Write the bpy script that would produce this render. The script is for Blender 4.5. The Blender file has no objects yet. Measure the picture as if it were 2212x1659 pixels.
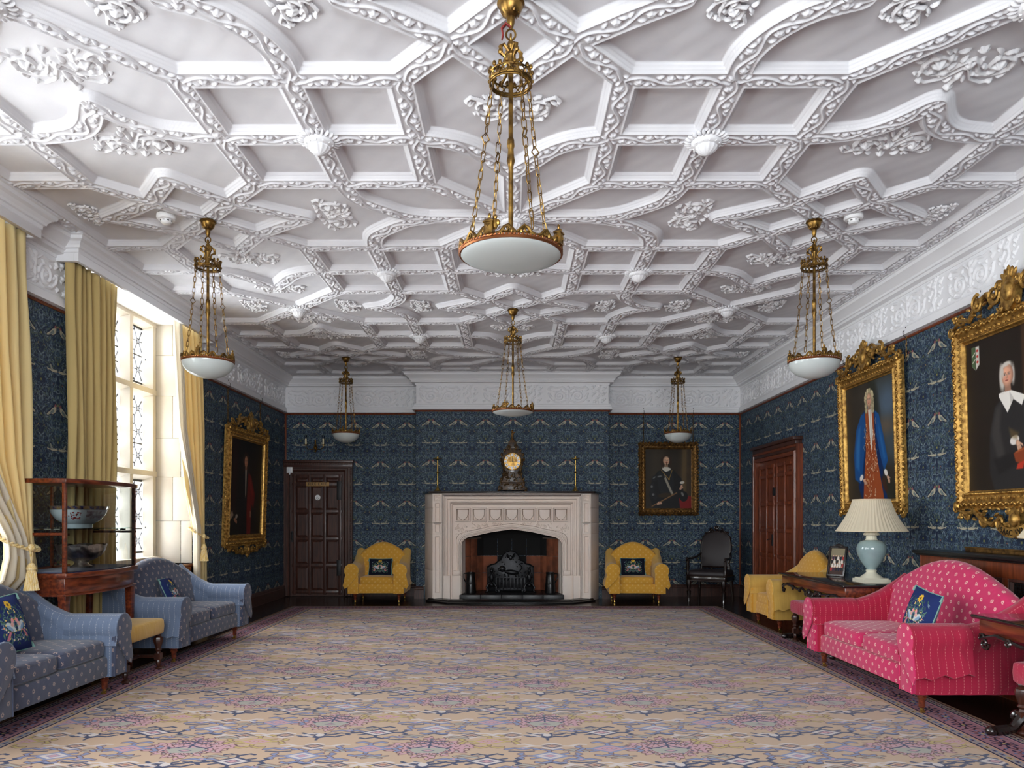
import bpy, bmesh, math, random
import numpy as np
from mathutils import Vector, Matrix
PI = math.pi
random.seed(7)
rng = np.random.default_rng(7)
SC = bpy.context.scene
COL = SC.collection

# ---------------------------------------------------------------- camera
EYE = 1.35
cd = bpy.data.cameras.new('camera'); cam = bpy.data.objects.new('camera', cd); COL.objects.link(cam)
cam.location = (0, 0, EYE); cam.rotation_euler = (PI/2, 0, 0)
cd.sensor_width = 36; cd.lens = 36*1600/2212
cd.shift_x = -0.0009; cd.shift_y = 0.1313; cd.clip_start = 0.05
SC.camera = cam
# ---------------------------------------------------------------- sky, exposure
W = bpy.data.worlds.new('sky'); SC.world = W; W.use_nodes = True
bg = W.node_tree.nodes['Background']; bg.inputs[0].default_value = (0.92, 0.965, 1.0, 1); bg.inputs[1].default_value = 9.0
SC.view_settings.view_transform = 'Standard'; SC.view_settings.look = 'None'
SC.view_settings.gamma = 1; SC.view_settings.exposure = 1.36; SC.view_settings.use_curve_mapping = False
SC.cycles.use_denoising = True
SC.cycles.max_bounces = 8; SC.cycles.diffuse_bounces = 5; SC.cycles.glossy_bounces = 3
SC.cycles.transmission_bounces = 4; SC.cycles.transparent_max_bounces = 10
SC.cycles.caustics_reflective = False; SC.cycles.caustics_refractive = False
SC.cycles.use_adaptive_sampling = True; SC.cycles.adaptive_threshold = 0.02
SC.cycles.sample_clamp_indirect = 6
def portal(x, y, z, w, h, rot):
    l = bpy.data.lights.new('window_portal', 'AREA'); l.shape = 'RECTANGLE'; l.size = w; l.size_y = h
    l.cycles.is_portal = True
    o = bpy.data.objects.new('window_portal', l); o.location = (x, y, z); o.rotation_euler = rot; COL.objects.link(o)
    return o
WIN = [(6.86, 9.14), (3.1, 5.62), (-0.4, 2.12)]      # window openings in the left wall (y range)
for a, b in WIN:
    portal(-4.72, (a+b)/2, 2.3, 2.9, b-a, (0, -PI/2, 0))

portal(0, -2.75, 2.25, 4.7, 2.8, (PI/2, 0, 0))  # portal for the added window behind the camera
# ---------------------------------------------------------------- room constants
XL, XR, YB, YN, ZC = -3.955, 3.95, 12.86, -2.4, 3.79     # walls, ceiling (underside of ribs)
UI, UJ, Y0 = 1.245, 1.2825, 3.483                          # ceiling pattern units
BX0, BX1, BY = -1.63, 1.61, 12.47                          # chimney breast

# ---------------------------------------------------------------- mesh helpers
class MB:
    def __init__(s): s.v = []; s.f = []
    def add(s, V, F, M=None):
        n = len(s.v)
        if M is not None: V = [M @ Vector(p) for p in V]
        s.v.extend([tuple(p) for p in V]); s.f.extend([tuple(i+n for i in f) for f in F]); return s
    def box(s, x0, x1, y0, y1, z0, z1, M=None):
        V = [(x, y, z) for z in (z0, z1) for y in (y0, y1) for x in (x0, x1)]
        return s.add(V, [(0,2,3,1),(4,5,7,6),(0,1,5,4),(2,6,7,3),(0,4,6,2),(1,3,7,5)], M)
    def loft(s, rings, closed=True, caps=True, M=None):
        n = len(rings[0]); V = [p for r in rings for p in r]; F = []
        for i in range(len(rings)-1):
            for j in range(n if closed else n-1):
                k = (j+1) % n
                F.append((i*n+j, i*n+k, (i+1)*n+k, (i+1)*n+j))
        if caps and closed:
            F.append(tuple(range(n))[::-1]); F.append(tuple((len(rings)-1)*n+j for j in range(n)))
        return s.add(V, F, M)
    def lathe(s, prof, c=(0,0,0), seg=20, M=None, lobes=0, amp=0):
        rings = []
        for r, z in prof:
            r = max(r, 1e-4)
            rings.append([(c[0]+r*(1+amp*math.cos(lobes*2*PI*k/seg))*math.cos(2*PI*k/seg), c[1]+r*(1+amp*math.cos(lobes*2*PI*k/seg))*math.sin(2*PI*k/seg), c[2]+z) for k in range(seg)])
        return s.loft(rings, True, True, M)
    def tube(s, pts, r, seg=8, closed=False, M=None, flat=1.0):
        P = [Vector(p) for p in pts]; n = len(P); rings = []
        up = Vector((0, 0, 1)); prev = None
        for i in range(n):
            a = P[(i-1) % n] if (i > 0 or closed) else P[0]; b = P[(i+1) % n] if (i < n-1 or closed) else P[-1]
            t = (b-a); t = t.normalized() if t.length > 1e-9 else Vector((0,0,1))
            if prev is None:
                x = t.cross(up)
                if x.length < 1e-3: x = t.cross(Vector((0, 1, 0)))
            else:
                x = prev - t*prev.dot(t)
                if x.length < 1e-6: x = t.cross(up)
            x.normalize(); prev = x; y = t.cross(x)
            rr = r[i] if hasattr(r, '__len__') else r
            rings.append([P[i]+x*(rr*math.cos(2*PI*k/seg))+y*(rr*flat*math.sin(2*PI*k/seg)) for k in range(seg)])
        if closed: rings.append(rings[0])
        return s.loft(rings, True, not closed, M)
    def prism(s, poly, y0, y1, M=None):       # polygon in (x,z) extruded along y
        n = len(poly); V = [(x, y0, z) for x, z in poly]+[(x, y1, z) for x, z in poly]
        F = [tuple(range(n)), tuple(range(2*n-1, n-1, -1))]+[(i, i+n, (i+1) % n+n, (i+1) % n) for i in range(n)]
        return s.add(V, F, M)
    def ell(s, c, r, seg=10, rings=6, M=None, rot=None):
        R = [[(0,0,0)]]
        rr = []
        for i in range(rings+1):
            th = PI*i/rings; q = max(math.sin(th), 1e-3)
            rr.append([(r[0]*q*math.cos(2*PI*k/seg), r[1]*q*math.sin(2*PI*k/seg), -r[2]*math.cos(th)) for k in range(seg)])
        T = Matrix.Translation(c)
        if rot is not None: T = T @ rot
        return s.loft([[T @ Vector(p) for p in q] for q in rr], True, True, M)
    def puff(s, w, d, h, c=(0,0,0), e=0.35, n=24, m=12, M=None, e2=0.6):  # cushion: superellipsoid
        def sp(a, p): return math.copysign(abs(a)**p, a)
        rr = []
        for i in range(m+1):
            th = -PI/2+PI*i/m; q = max(math.cos(th), 1e-3)**e2
            rr.append([(c[0]+w/2*q*sp(math.cos(2*PI*k/n), e), c[1]+d/2*q*sp(math.sin(2*PI*k/n), e), c[2]+h/2*sp(math.sin(th), e2)) for k in range(n)])
        return s.loft(rr, True, True, M)
    def frame(s, x0, x1, z0, z1, prof, M=None):   # mitred frame in xz plane, prof = [(inward offset, y)]
        rings = []
        for (cx, cz, sx, sz) in ((x0,z0,1,1),(x1,z0,-1,1),(x1,z1,-1,-1),(x0,z1,1,-1)):
            rings.append([(cx+sx*o, y, cz+sz*o) for o, y in prof])
        rings.append(rings[0])
        return s.loft(rings, True, False, M)
    def scroll(s, c, r0, turns, th, a0=0, sgn=1, n=20, tail=None, seg=6, M=None, depth=0.0, flat=1.0):
        # tapering spiral in the xz plane, starting at radius r0; tail = list of lead-in points
        pts = []; rad = []
        if tail:
            for i, p in enumerate(tail): pts.append(p); rad.append(th*(0.5+0.5*i/max(1, len(tail))))
        for i in range(n+1):
            t = i/n; r = r0*(1-0.8*t); a = a0+sgn*2*PI*turns*t
            pts.append((c[0]+r*math.cos(a), c[1]-depth*t, c[2]+r*math.sin(a))); rad.append(th*(1-0.35*t))
        s.tube(pts, rad, seg, False, M, flat)
        e = pts[-1]; s.ell(e, (th*1.3, th*1.3, th*1.3), 6, 4, M)
        return s
    def build(s, name, mat, parent=None, loc=(0,0,0), rz=0, bev=0, smooth=35, uv=False, seg=2, sub=0, rot=None, uvs=None):
        me = bpy.data.meshes.new(name); me.from_pydata(s.v, [], s.f)
        if bev or sub is None:
            bm = bmesh.new(); bm.from_mesh(me)
            bmesh.ops.recalc_face_normals(bm, faces=bm.faces)
            es = [e for e in bm.edges if len(e.link_faces) == 2 and e.calc_face_angle(0) > 0.5]
            bmesh.ops.bevel(bm, geom=es, offset=bev, segments=seg, profile=0.5, affect='EDGES', clamp_overlap=True)
            bm.to_mesh(me); bm.free()
        else:
            bm = bmesh.new(); bm.from_mesh(me); bmesh.ops.recalc_face_normals(bm, faces=bm.faces); bm.to_mesh(me); bm.free()
        return finish(name, me, mat, parent, loc, rz, smooth, uv, rot)
def finish(name, me, mat, parent=None, loc=(0,0,0), rz=0, smooth=35, uv=False, rot=None):
    if mat is not None: me.materials.append(mat)
    if smooth:
        me.shade_smooth()
        if smooth < 180: me.set_sharp_from_angle(angle=math.radians(smooth))
    if uv: boxuv(me)
    o = bpy.data.objects.new(name, me); COL.objects.link(o)
    o.location = loc; o.rotation_euler = rot if rot else (0, 0, rz)
    if parent is not None: o.parent = parent
    return o
def boxuv(me):
    n = len(me.loops); vi = np.zeros(n, np.int32); me.loops.foreach_get('vertex_index', vi)
    co = np.zeros(len(me.vertices)*3); me.vertices.foreach_get('co', co); co = co.reshape(-1, 3)[vi]
    pn = np.zeros(len(me.polygons)*3); me.polygons.foreach_get('normal', pn); pn = pn.reshape(-1, 3)
    lt = np.zeros(len(me.polygons), np.int32); me.polygons.foreach_get('loop_total', lt)
    N = np.abs(np.repeat(pn, lt, axis=0)); ax = N.argmax(1)
    uvv = np.where((ax == 0)[:, None], co[:, [1, 2]], np.where((ax == 1)[:, None], co[:, [0, 2]], co[:, [0, 1]]))
    l = me.uv_layers.new(name='UVMap'); l.data.foreach_set('uv', uvv.ravel())
def gridmesh(name, V, nx, ny, mat, keep=None, smooth=True):   # V (ny*nx,3)
    idx = np.arange(nx*ny).reshape(ny, nx)
    q = np.stack([idx[:-1, :-1], idx[:-1, 1:], idx[1:, 1:], idx[1:, :-1]], -1).reshape(-1, 4)
    if keep is not None:
        k = keep.reshape(ny, nx); kk = (k[:-1, :-1] | k[:-1, 1:] | k[1:, 1:] | k[1:, :-1]).ravel(); q = q[kk]
        used = np.zeros(nx*ny, bool); used[q.ravel()] = True; mp = np.cumsum(used)-1; q = mp[q]; V = V[used]
    me = bpy.data.meshes.new(name); me.vertices.add(len(V)); me.vertices.foreach_set('co', V.astype(np.float32).ravel())
    me.loops.add(q.size); me.loops.foreach_set('vertex_index', q.ravel().astype(np.int32))
    me.polygons.add(len(q)); me.polygons.foreach_set('loop_start', (np.arange(len(q))*4).astype(np.int32))
    me.update(calc_edges=True); me.materials.append(mat)
    if smooth: me.shade_smooth()
    return me
def empty(name, label, cat, loc=(0,0,0), rz=0, group=None):
    o = bpy.data.objects.new(name, None); COL.objects.link(o); o.empty_display_size = 0.1
    o.location = loc; o.rotation_euler = (0, 0, rz); o['label'] = label; o['category'] = cat
    if group: o['group'] = group
    return o
def tag(o, label, cat, group=None):
    o['label'] = label; o['category'] = cat
    if group: o['group'] = group
    return o
def struct(o): o['kind'] = 'structure'; return o
def sroot(name, loc=(0,0,0)):
    o = bpy.data.objects.new(name, None); COL.objects.link(o); o.location = loc; o['kind'] = 'structure'; return o
def kids(o): return [c for c in bpy.data.objects if c.parent == o]
def copy_tree(o, loc=None, rz=None, label=None, parent=None, scale=None):
    c = o.copy(); COL.objects.link(c); c.parent = parent
    if loc is not None: c.location = loc
    if rz is not None: c.rotation_euler = (0, 0, rz)
    if label: c['label'] = label
    if scale: c.scale = scale
    for ch in kids(o): copy_tree(ch, parent=c)
    return c
def RX(a): return Matrix.Rotation(a, 4, 'X')
def RY(a): return Matrix.Rotation(a, 4, 'Y')
def RZ(a): return Matrix.Rotation(a, 4, 'Z')
def TR(x, y, z): return Matrix.Translation((x, y, z))

# ---------------------------------------------------------------- painting flat pattern tiles with numpy
class Cv:
    def __init__(s, w, h, bg, wrap=False):
        s.w, s.h, s.wrap = w, h, wrap; s.a = np.ones((h, w, 3))*np.array(bg)/255.0
    def _put(s, x0, x1, y0, y1, fn, col, al):
        offs = [(0, 0)]
        if s.wrap: offs = [(i*s.w, j*s.h) for i in (-1, 0, 1) for j in (-1, 0, 1)]
        for ox, oy in offs:
            a, b, c, d = int(max(0, x0+ox)), int(min(s.w, x1+ox+2)), int(max(0, y0+oy)), int(min(s.h, y1+oy+2))
            if a >= b or c >= d: continue
            yy, xx = np.mgrid[c:d, a:b]
            m = np.clip(fn(xx+0.5-ox, yy+0.5-oy), 0, 1)*al
            s.a[c:d, a:b] = s.a[c:d, a:b]*(1-m[..., None])+np.array(col)/255.0*m[..., None]
    def ell(s, cx, cy, rx, ry, col, rot=0, soft=1.0, al=1):
        c, q = math.cos(rot), math.sin(rot); R = max(rx, ry)+soft+1
        def fn(x, y):
            u = (x-cx)*c+(y-cy)*q; v = -(x-cx)*q+(y-cy)*c
            r = np.sqrt((u/rx)**2+(v/ry)**2)
            return (1-r)*min(rx, ry)/soft+0.5
        s._put(cx-R, cx+R, cy-R, cy+R, fn, col, al)
    def poly(s, P, col, al=1, soft=1.0):
        P = [tuple(p) for p in P]; xs = [p[0] for p in P]; ys = [p[1] for p in P]
        def fn(x, y):
            ins = np.zeros(x.shape, bool); d = np.full(x.shape, 1e9)
            for i in range(len(P)):
                x1, y1 = P[i]; x2, y2 = P[(i+1) % len(P)]
                if y1 != y2:
                    cr = ((y1 > y) != (y2 > y)) & (x < (x2-x1)*(y-y1)/(y2-y1)+x1); ins ^= cr
                L = (x2-x1)**2+(y2-y1)**2+1e-9; t = np.clip(((x-x1)*(x2-x1)+(y-y1)*(y2-y1))/L, 0, 1)
                d = np.minimum(d, np.hypot(x-x1-t*(x2-x1), y-y1-t*(y2-y1)))
            return np.where(ins, d, -d)/soft+0.5
        s._put(min(xs)-soft-1, max(xs)+soft+1, min(ys)-soft-1, max(ys)+soft+1, fn, col, al)
    def line(s, P, w, col, al=1, soft=1.0, taper=False):
        for i in range(len(P)-1):
            x1, y1 = P[i]; x2, y2 = P[i+1]; ww = w*(1-i/len(P)) if taper else w
            def fn(x, y):
                L = (x2-x1)**2+(y2-y1)**2+1e-9; t = np.clip(((x-x1)*(x2-x1)+(y-y1)*(y2-y1))/L, 0, 1)
                return (ww/2-np.hypot(x-x1-t*(x2-x1), y-y1-t*(y2-y1)))/soft+0.5
            s._put(min(x1, x2)-ww, max(x1, x2)+ww, min(y1, y2)-ww, max(y1, y2)+ww, fn, col, al)
    def blur(s, n=1):
        for _ in range(n):
            for ax in (0, 1): s.a = (np.roll(s.a, 1, ax)+2*s.a+np.roll(s.a, -1, ax))/4
    def image(s, name):
        im = bpy.data.images.new(name, s.w, s.h); px = np.ones((s.h, s.w, 4), np.float32); px[..., :3] = np.clip(s.a, 0, 1)
        im.pixels.foreach_set(px.ravel()); im.update(); im.pack(); return im
# ---------------------------------------------------------------- materials
def srgb(r, g, b): return tuple((c/255/12.92 if c/255 <= .04045 else ((c/255+.055)/1.055)**2.4) for c in (r, g, b))+(1,)
def mat(name, rgb, rough=.5, metal=0, spec=.5, bump=None, var=None, trans=0, coat=0, sheen=0):
    m = bpy.data.materials.new(name); m.use_nodes = True; N = m.node_tree.nodes; L = m.node_tree.links
    b = N['Principled BSDF']; b.inputs['Base Color'].default_value = srgb(*rgb); b.inputs['Roughness'].default_value = rough
    b.inputs['Metallic'].default_value = metal; b.inputs['Specular IOR Level'].default_value = spec
    b.inputs['Coat Weight'].default_value = coat; b.inputs['Sheen Weight'].default_value = sheen
    if var:   # (other rgb, scale, stretch)
        tc = N.new('ShaderNodeTexCoord'); mp = N.new('ShaderNodeMapping'); mp.inputs['Scale'].default_value = var[2] if len(var) > 2 else (1,1,1)
        nz = N.new('ShaderNodeTexNoise'); nz.inputs['Scale'].default_value = var[1]; nz.inputs['Detail'].default_value = 6
        rp = N.new('ShaderNodeValToRGB'); rp.color_ramp.elements[0].color = srgb(*rgb); rp.color_ramp.elements[1].color = srgb(*var[0])
        rp.color_ramp.elements[0].position = .38; rp.color_ramp.elements[1].position = .66
        L.new(tc.outputs['Object'], mp.inputs[0]); L.new(mp.outputs[0], nz.inputs['Vector']); L.new(nz.outputs[0], rp.inputs[0]); L.new(rp.outputs[0], b.inputs['Base Color'])
    if bump:  # (scale, strength, distance)
        tc2 = N.new('ShaderNodeTexCoord'); n2 = N.new('ShaderNodeTexNoise'); n2.inputs['Scale'].default_value = bump[0]; n2.inputs['Detail'].default_value = 5
        bp = N.new('ShaderNodeBump'); bp.inputs['Strength'].default_value = bump[1]; bp.inputs['Distance'].default_value = bump[2]
        L.new(tc2.outputs['Object'], n2.inputs['Vector']); L.new(n2.outputs[0], bp.inputs['Height']); L.new(bp.outputs[0], b.inputs['Normal'])
    return m
def imat(name, img, sx=1, sy=1, rough=.8, spec=.3, ext='REPEAT', bump=0, off=(0,0), sheen=0, interp='Linear', rot=0, soft=0):
    m = bpy.data.materials.new(name); m.use_nodes = True; N = m.node_tree.nodes; L = m.node_tree.links
    b = N['Principled BSDF']; b.inputs['Roughness'].default_value = rough; b.inputs['Specular IOR Level'].default_value = spec
    b.inputs['Sheen Weight'].default_value = sheen
    uv = N.new('ShaderNodeUVMap'); uv.uv_map = 'UVMap'; mp = N.new('ShaderNodeMapping'); mp.inputs['Scale'].default_value = (1/sx, 1/sy, 1); mp.inputs['Location'].default_value = (off[0], off[1], 0)
    mp.inputs['Rotation'].default_value = (0, 0, rot)
    t = N.new('ShaderNodeTexImage'); t.image = img; t.extension = ext; t.interpolation = interp
    L.new(uv.outputs[0], mp.inputs[0]); L.new(mp.outputs[0], t.inputs[0]); L.new(t.outputs[0], b.inputs['Base Color'])
    if bump:
        bp = N.new('ShaderNodeBump'); bp.inputs['Strength'].default_value = bump; bp.inputs['Distance'].default_value = .002
        n2 = N.new('ShaderNodeTexNoise'); n2.inputs['Scale'].default_value = 260
        L.new(n2.outputs[0], bp.inputs['Height']); L.new(bp.outputs[0], b.inputs['Normal'])
        if soft:
            tc = N.new('ShaderNodeTexCoord'); n3 = N.new('ShaderNodeTexNoise'); n3.inputs['Scale'].default_value = 5; n3.inputs['Detail'].default_value = 2; n3.inputs['Distortion'].default_value = 1.2
            b3 = N.new('ShaderNodeBump'); b3.inputs['Strength'].default_value = soft; b3.inputs['Distance'].default_value = .03
            L.new(tc.outputs['Object'], n3.inputs['Vector']); L.new(n3.outputs[0], b3.inputs['Height']); L.new(b3.outputs[0], bp.inputs['Normal'])
    return m
def thin_glass(name, tint=(1,1,1), refl=.08):
    m = bpy.data.materials.new(name); m.use_nodes = True; N = m.node_tree.nodes; L = m.node_tree.links; N.clear()
    o = N.new('ShaderNodeOutputMaterial'); t = N.new('ShaderNodeBsdfTransparent'); g = N.new('ShaderNodeBsdfGlossy'); x = N.new('ShaderNodeMixShader')
    t.inputs[0].default_value = (*tint, 1); g.inputs['Roughness'].default_value = .02; f = N.new('ShaderNodeFresnel'); f.inputs[0].default_value = 1.45
    L.new(f.outputs[0], x.inputs[0]); L.new(t.outputs[0], x.inputs[1]); L.new(g.outputs[0], x.inputs[2]); L.new(x.outputs[0], o.inputs[0]); return m
def cloth(name, rgb, tr=.35, rough=.9, bump=None):
    m = mat(name, rgb, rough, bump=bump, sheen=.1); N = m.node_tree.nodes; L = m.node_tree.links
    t = N.new('ShaderNodeBsdfTranslucent'); t.inputs[0].default_value = srgb(*rgb); x = N.new('ShaderNodeMixShader'); x.inputs[0].default_value = tr
    o = N['Material Output']; L.new(N['Principled BSDF'].outputs[0], x.inputs[1]); L.new(t.outputs[0], x.inputs[2]); L.new(x.outputs[0], o.inputs[0]); return m
def wood(name, dark, light, rough=.35, scale=3, axis=2, coat=.2):
    st = [(12,12,12)]; s = [14, 14, 14]; s[axis] = 1.2
    return mat(name, dark, rough, var=(light, scale, tuple(s)), bump=(40, .08, .002), coat=coat)
M = {}
M['plaster'] = mat('plaster', (229, 229, 232), .75, spec=.2, bump=(9, .3, .004), var=((220, 220, 224), 3))
M['plaster_flat'] = mat('plaster_moulding', (231, 231, 233), .7, spec=.25)
M['oak'] = wood('dark_oak', (46, 22, 15), (78, 40, 26), .4)
M['oakd'] = wood('black_oak', (52, 27, 20), (78, 44, 33), .42, coat=.1)
M['oakr'] = wood('red_oak', (92, 42, 22), (128, 62, 33), .38)
M['mahog'] = wood('mahogany', (74, 28, 16), (128, 60, 32), .28, axis=0, coat=.35)
M['ebony'] = mat('ebonised_wood', (22, 16, 15), .22, coat=.5, var=((38, 24, 20), 5, (1, 8, 8)))
M['boards'] = mat('floor_wax', (30, 19, 15), .22, spec=.6, var=((44, 27, 20), 5, (9, .8, 1)))
M['lime'] = mat('limestone', (238, 222, 210), .75, spec=.2, var=((240, 228, 218), 2.2), bump=(60, .15, .002))
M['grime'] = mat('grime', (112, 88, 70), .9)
M['ashlar'] = mat('ashlar', (196, 190, 179), .8, spec=.2, var=((180, 172, 160), 1.6), bump=(50, .15, .002))
M['slate'] = mat('black_slate', (20, 20, 23), .4, var=((34, 34, 37), 8))
M['terra'] = mat('terracotta', (146, 82, 54), .8, var=((98, 54, 36), 5))
M['mortar'] = mat('mortar', (120, 104, 92), .9)
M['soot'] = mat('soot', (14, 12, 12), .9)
M['iron'] = mat('cast_iron', (34, 34, 37), .38, metal=.6, var=((20, 20, 22), 30))
M['brass'] = mat('aged_brass', (150, 116, 58), .34, metal=.9, var=((86, 62, 32), 22))
M['brassb'] = mat('bright_brass', (196, 160, 84), .25, metal=.95)
M['copper'] = mat('copper_rope', (150, 92, 56), .35, metal=.9)
M['gilt'] = mat('gilding', (200, 158, 84), .42, metal=.8, var=((128, 92, 44), 26), bump=(70, .5, .003))
M['gilt2'] = mat('dull_gilding', (150, 112, 60), .45, metal=.75, var=((78, 54, 30), 24), bump=(70, .5, .003))
M['opal'] = cloth('opal_glass', (226, 232, 230), .45, .12)
M['opal'].node_tree.nodes['Principled BSDF'].inputs['Specular IOR Level'].default_value = .7
M['glass'] = thin_glass('clear_glass')
M['glassb'] = thin_glass('case_glass', (.93, .97, .98))
M['lead'] = mat('lead', (58, 58, 62), .6, metal=.3)
M['blackiron'] = mat('black_iron', (16, 16, 20), .5)
M['leather'] = mat('brown_leather', (34, 26, 28), .5, bump=(60, .2, .002))
M['white'] = mat('white_plastic', (236, 236, 236), .4)
M['slot'] = mat('dark_slot', (30, 30, 32), .6)
M['celadon'] = mat('celadon_glaze', (146, 168, 168), .15, coat=.6, var=((130, 152, 154), 6))
M['cream'] = mat('cream_glaze', (214, 210, 190), .3, coat=.3)
M['shade'] = cloth('pleated_shade', (246, 234, 206), .4)
M['curtain'] = cloth('gold_damask', (226, 206, 152), .3, bump=(14, .3, .004))
M['curtain2'] = cloth('olive_gold_damask', (194, 170, 112), .12, bump=(14, .3, .004))
M['lining'] = cloth('cream_lining', (232, 224, 206), .4)
M['tassel'] = mat('gold_tassel', (214, 176, 84), .7, var=((240, 226, 190), 60, (4, 4, .3)))
M['porcelain'] = mat('porcelain', (198, 212, 214), .12, coat=.6)
M['cobalt'] = mat('cobalt_glaze', (34, 44, 88), .15, coat=.5, var=((150, 120, 60), 40))
M['rose'] = mat('enamel_landscape', (120, 104, 108), .3, var=((196, 206, 206), 28))
M['silver'] = mat('silver', (226, 220, 210), .36, metal=1, var=((160, 150, 140), 14), bump=(26, .8, .01))
M['candle'] = mat('candle_sleeve', (226, 216, 178), .5)
M['bulb'] = thin_glass('bulb_glass')
M['red'] = mat('red_ribbon', (128, 34, 30), .6)
M['navy'] = mat('navy_cotton', (36, 52, 104), .9, sheen=.2)
M['piping'] = mat('green_piping', (120, 160, 150), .8)
M['black'] = mat('black_paint', (12, 12, 13), .3)
M['grille'] = mat('radiator_grille', (20, 17, 16), .5)
M['paper'] = mat('print', (220, 214, 204), .6)
M['enamel'] = mat('white_enamel', (226, 228, 232), .25)
M['blue_num'] = mat('blue_numeral', (30, 44, 96), .4)
M['tortoise'] = mat('tortoiseshell', (34, 20, 12), .42, coat=.1, var=((92, 64, 28), 30))

# ---- wallpaper tile 0.46 x 0.68 m: paired birds in dense blue foliage
def wallpaper():
    w, h = 460, 680; c = Cv(w, h, (30, 46, 74), True); r = random.Random(3)
    cols = [(138, 158, 166), (112, 138, 148), (106, 128, 104), (154, 172, 174), (80, 110, 134), (68, 98, 126), (122, 136, 110)]
    def both(fn):
        fn(lambda x: x, 1); fn(lambda x: w-x, -1)
    def leaf(X, sg, x, y, l, a, col, wd=.21):
        a2 = a if sg > 0 else PI-a
        c.ell(X(x), y, l, l*wd, (22, 38, 64), a2, 1.2, .8); c.ell(X(x), y, l-1.3, l*wd-.9, col, a2, 1.0)
        c.line([(X(x)-math.cos(a2)*l*.8, y-math.sin(a2)*l*.8), (X(x)+math.cos(a2)*l*.8, y+math.sin(a2)*l*.8)], 1, (40, 64, 96))
    for k in range(640):
        x, y, l, a, col = r.random()*230, r.random()*h, r.uniform(11, 25), r.random()*2*PI, r.choice(cols)
        both(lambda X, s: leaf(X, s, x, y, l, a, col))
    for (cx, cy, R, t, sg0) in ((60, 90, 52, 1.3, 1), (170, 240, 56, 1.2, -1), (60, 330, 50, 1.2, 1), (175, 560, 56, 1.2, -1), (50, 600, 46, 1.2, 1), (130, 430, 40, 1.1, 1)):
        def sc(X, s):
            P = [(X(cx+R*(1-.6*i/30)*math.cos(sg0*2*PI*t*i/30)), cy+R*(1-.6*i/30)*math.sin(sg0*2*PI*t*i/30)) for i in range(31)]
            c.line(P, 5, (26, 42, 68)); c.line(P, 2.4, (112, 138, 148))
        both(sc)
        for i in range(9):
            q = i/9; aa = sg0*2*PI*t*q; rr = R*(1-.6*q)+9
            both(lambda X, s: leaf(X, s, cx+rr*math.cos(aa), cy+rr*math.sin(aa), 18, aa+1.0*sg0, cols[i % 4], .34))
    for (x, y, R, col) in ((0, 200, 17, (120, 128, 74)), (230, 30, 15, (120, 128, 74)), (115, 130, 9, (176, 122, 84)), (0, 520, 14, (128, 134, 84)), (230, 420, 16, (112, 126, 80)), (60, 20, 8, (170, 110, 90)), (190, 330, 9, (170, 140, 90))):
        def fl(X, s):
            for k in range(7): c.ell(X(x)+R*.6*math.cos(k*.9), y+R*.6*math.sin(k*.9), R*.45, R*.3, (24, 40, 66), k*.9, 1.5); c.ell(X(x)+R*.55*math.cos(k*.9), y+R*.55*math.sin(k*.9), R*.38, R*.24, col, k*.9)
            c.ell(X(x), y, R*.3, R*.3, (188, 168, 110))
        both(fl)
    bd, wg, hd = (206, 198, 168), (136, 148, 144), (166, 100, 104)
    cv = c
    class Mag:                # draws magnified about a point
        def __init__(s, c, x, y, k): s.c, s.x, s.y, s.k = c, x, y, k
        def q(s, x, y): return (s.x+(x-s.x)*s.k, s.y+(y-s.y)*s.k)
        def ell(s, x, y, rx, ry, col, rot=0, soft=1.0, al=1): s.c.ell(*s.q(x, y), rx*s.k, ry*s.k, col, rot, soft, al)
        def poly(s, P, col, al=1, soft=1.0): s.c.poly([s.q(*p) for p in P], col, al, soft)
        def line(s, P, w, col, al=1, soft=1.0): s.c.line([s.q(*p) for p in P], w*s.k, col, al, soft)
    def perched(X, s):      # plump pigeon: upright neck, long tail
        x, y = 64, 470; c = Mag(cv, X(x), y, 1.2)
        c.poly([(X(x-34), y+46), (X(x-8), y+46), (X(x+26), y+18), (X(x+86), y-30), (X(x+70), y-48), (X(x+6), y-30), (X(x-34), y-18), (X(x-40), y+20)], (26, 42, 68), 1, 4)
        c.poly([(X(x+20), y+4), (X(x+78), y-32), (X(x+68), y-42), (X(x+6), y-18)], bd)
        c.ell(X(x), y-2, 37, 21, bd, s*-.55); c.ell(X(x+10), y-8, 30, 12, wg, s*-.6); c.ell(X(x-20), y+18, 13, 22, bd, s*.35)
        c.ell(X(x-24), y+36, 12, 11, hd); c.poly([(X(x-34), y+40), (X(x-48), y+34), (X(x-34), y+32)], (176, 146, 100)); c.ell(X(x-27), y+38, 2.2, 2.2, (20, 26, 40))
        for i in range(4): c.line([(X(x-6+i*8), y+2-i*4), (X(x+22+i*11), y-14-i*6)], 1.8, (84, 104, 112))
        c.line([(X(x-4), y-20), (X(x-6), y-34)], 2.4, (156, 116, 86)); c.line([(X(x+4), y-22), (X(x+4), y-34)], 2.4, (156, 116, 86))
    def flying(X, s):
        x, y = 70, 134; c = Mag(cv, X(x), y, 1.12)
        c.ell(X(x), y, 52, 16, (26, 42, 68), s*.1, 5); c.ell(X(x), y, 44, 12, bd, s*.1); c.ell(X(x-42), y-1, 12, 9, bd); c.poly([(X(x-52), y+2), (X(x-64), y-3), (X(x-52), y-7)], (176, 146, 100))
        c.poly([(X(x-8), y+4), (X(x+26), y+52), (X(x+50), y+44), (X(x+28), y+3)], (26, 42, 68)); c.poly([(X(x-6), y+4), (X(x+27), y+46), (X(x+44), y+40), (X(x+24), y+3)], wg)
        for i in range(4): c.line([(X(x+2+i*6), y+6), (X(x+26+i*4), y+42)], 1.8, bd)
        c.poly([(X(x+34), y), (X(x+72), y+13), (X(x+68), y-6)], bd)
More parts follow.
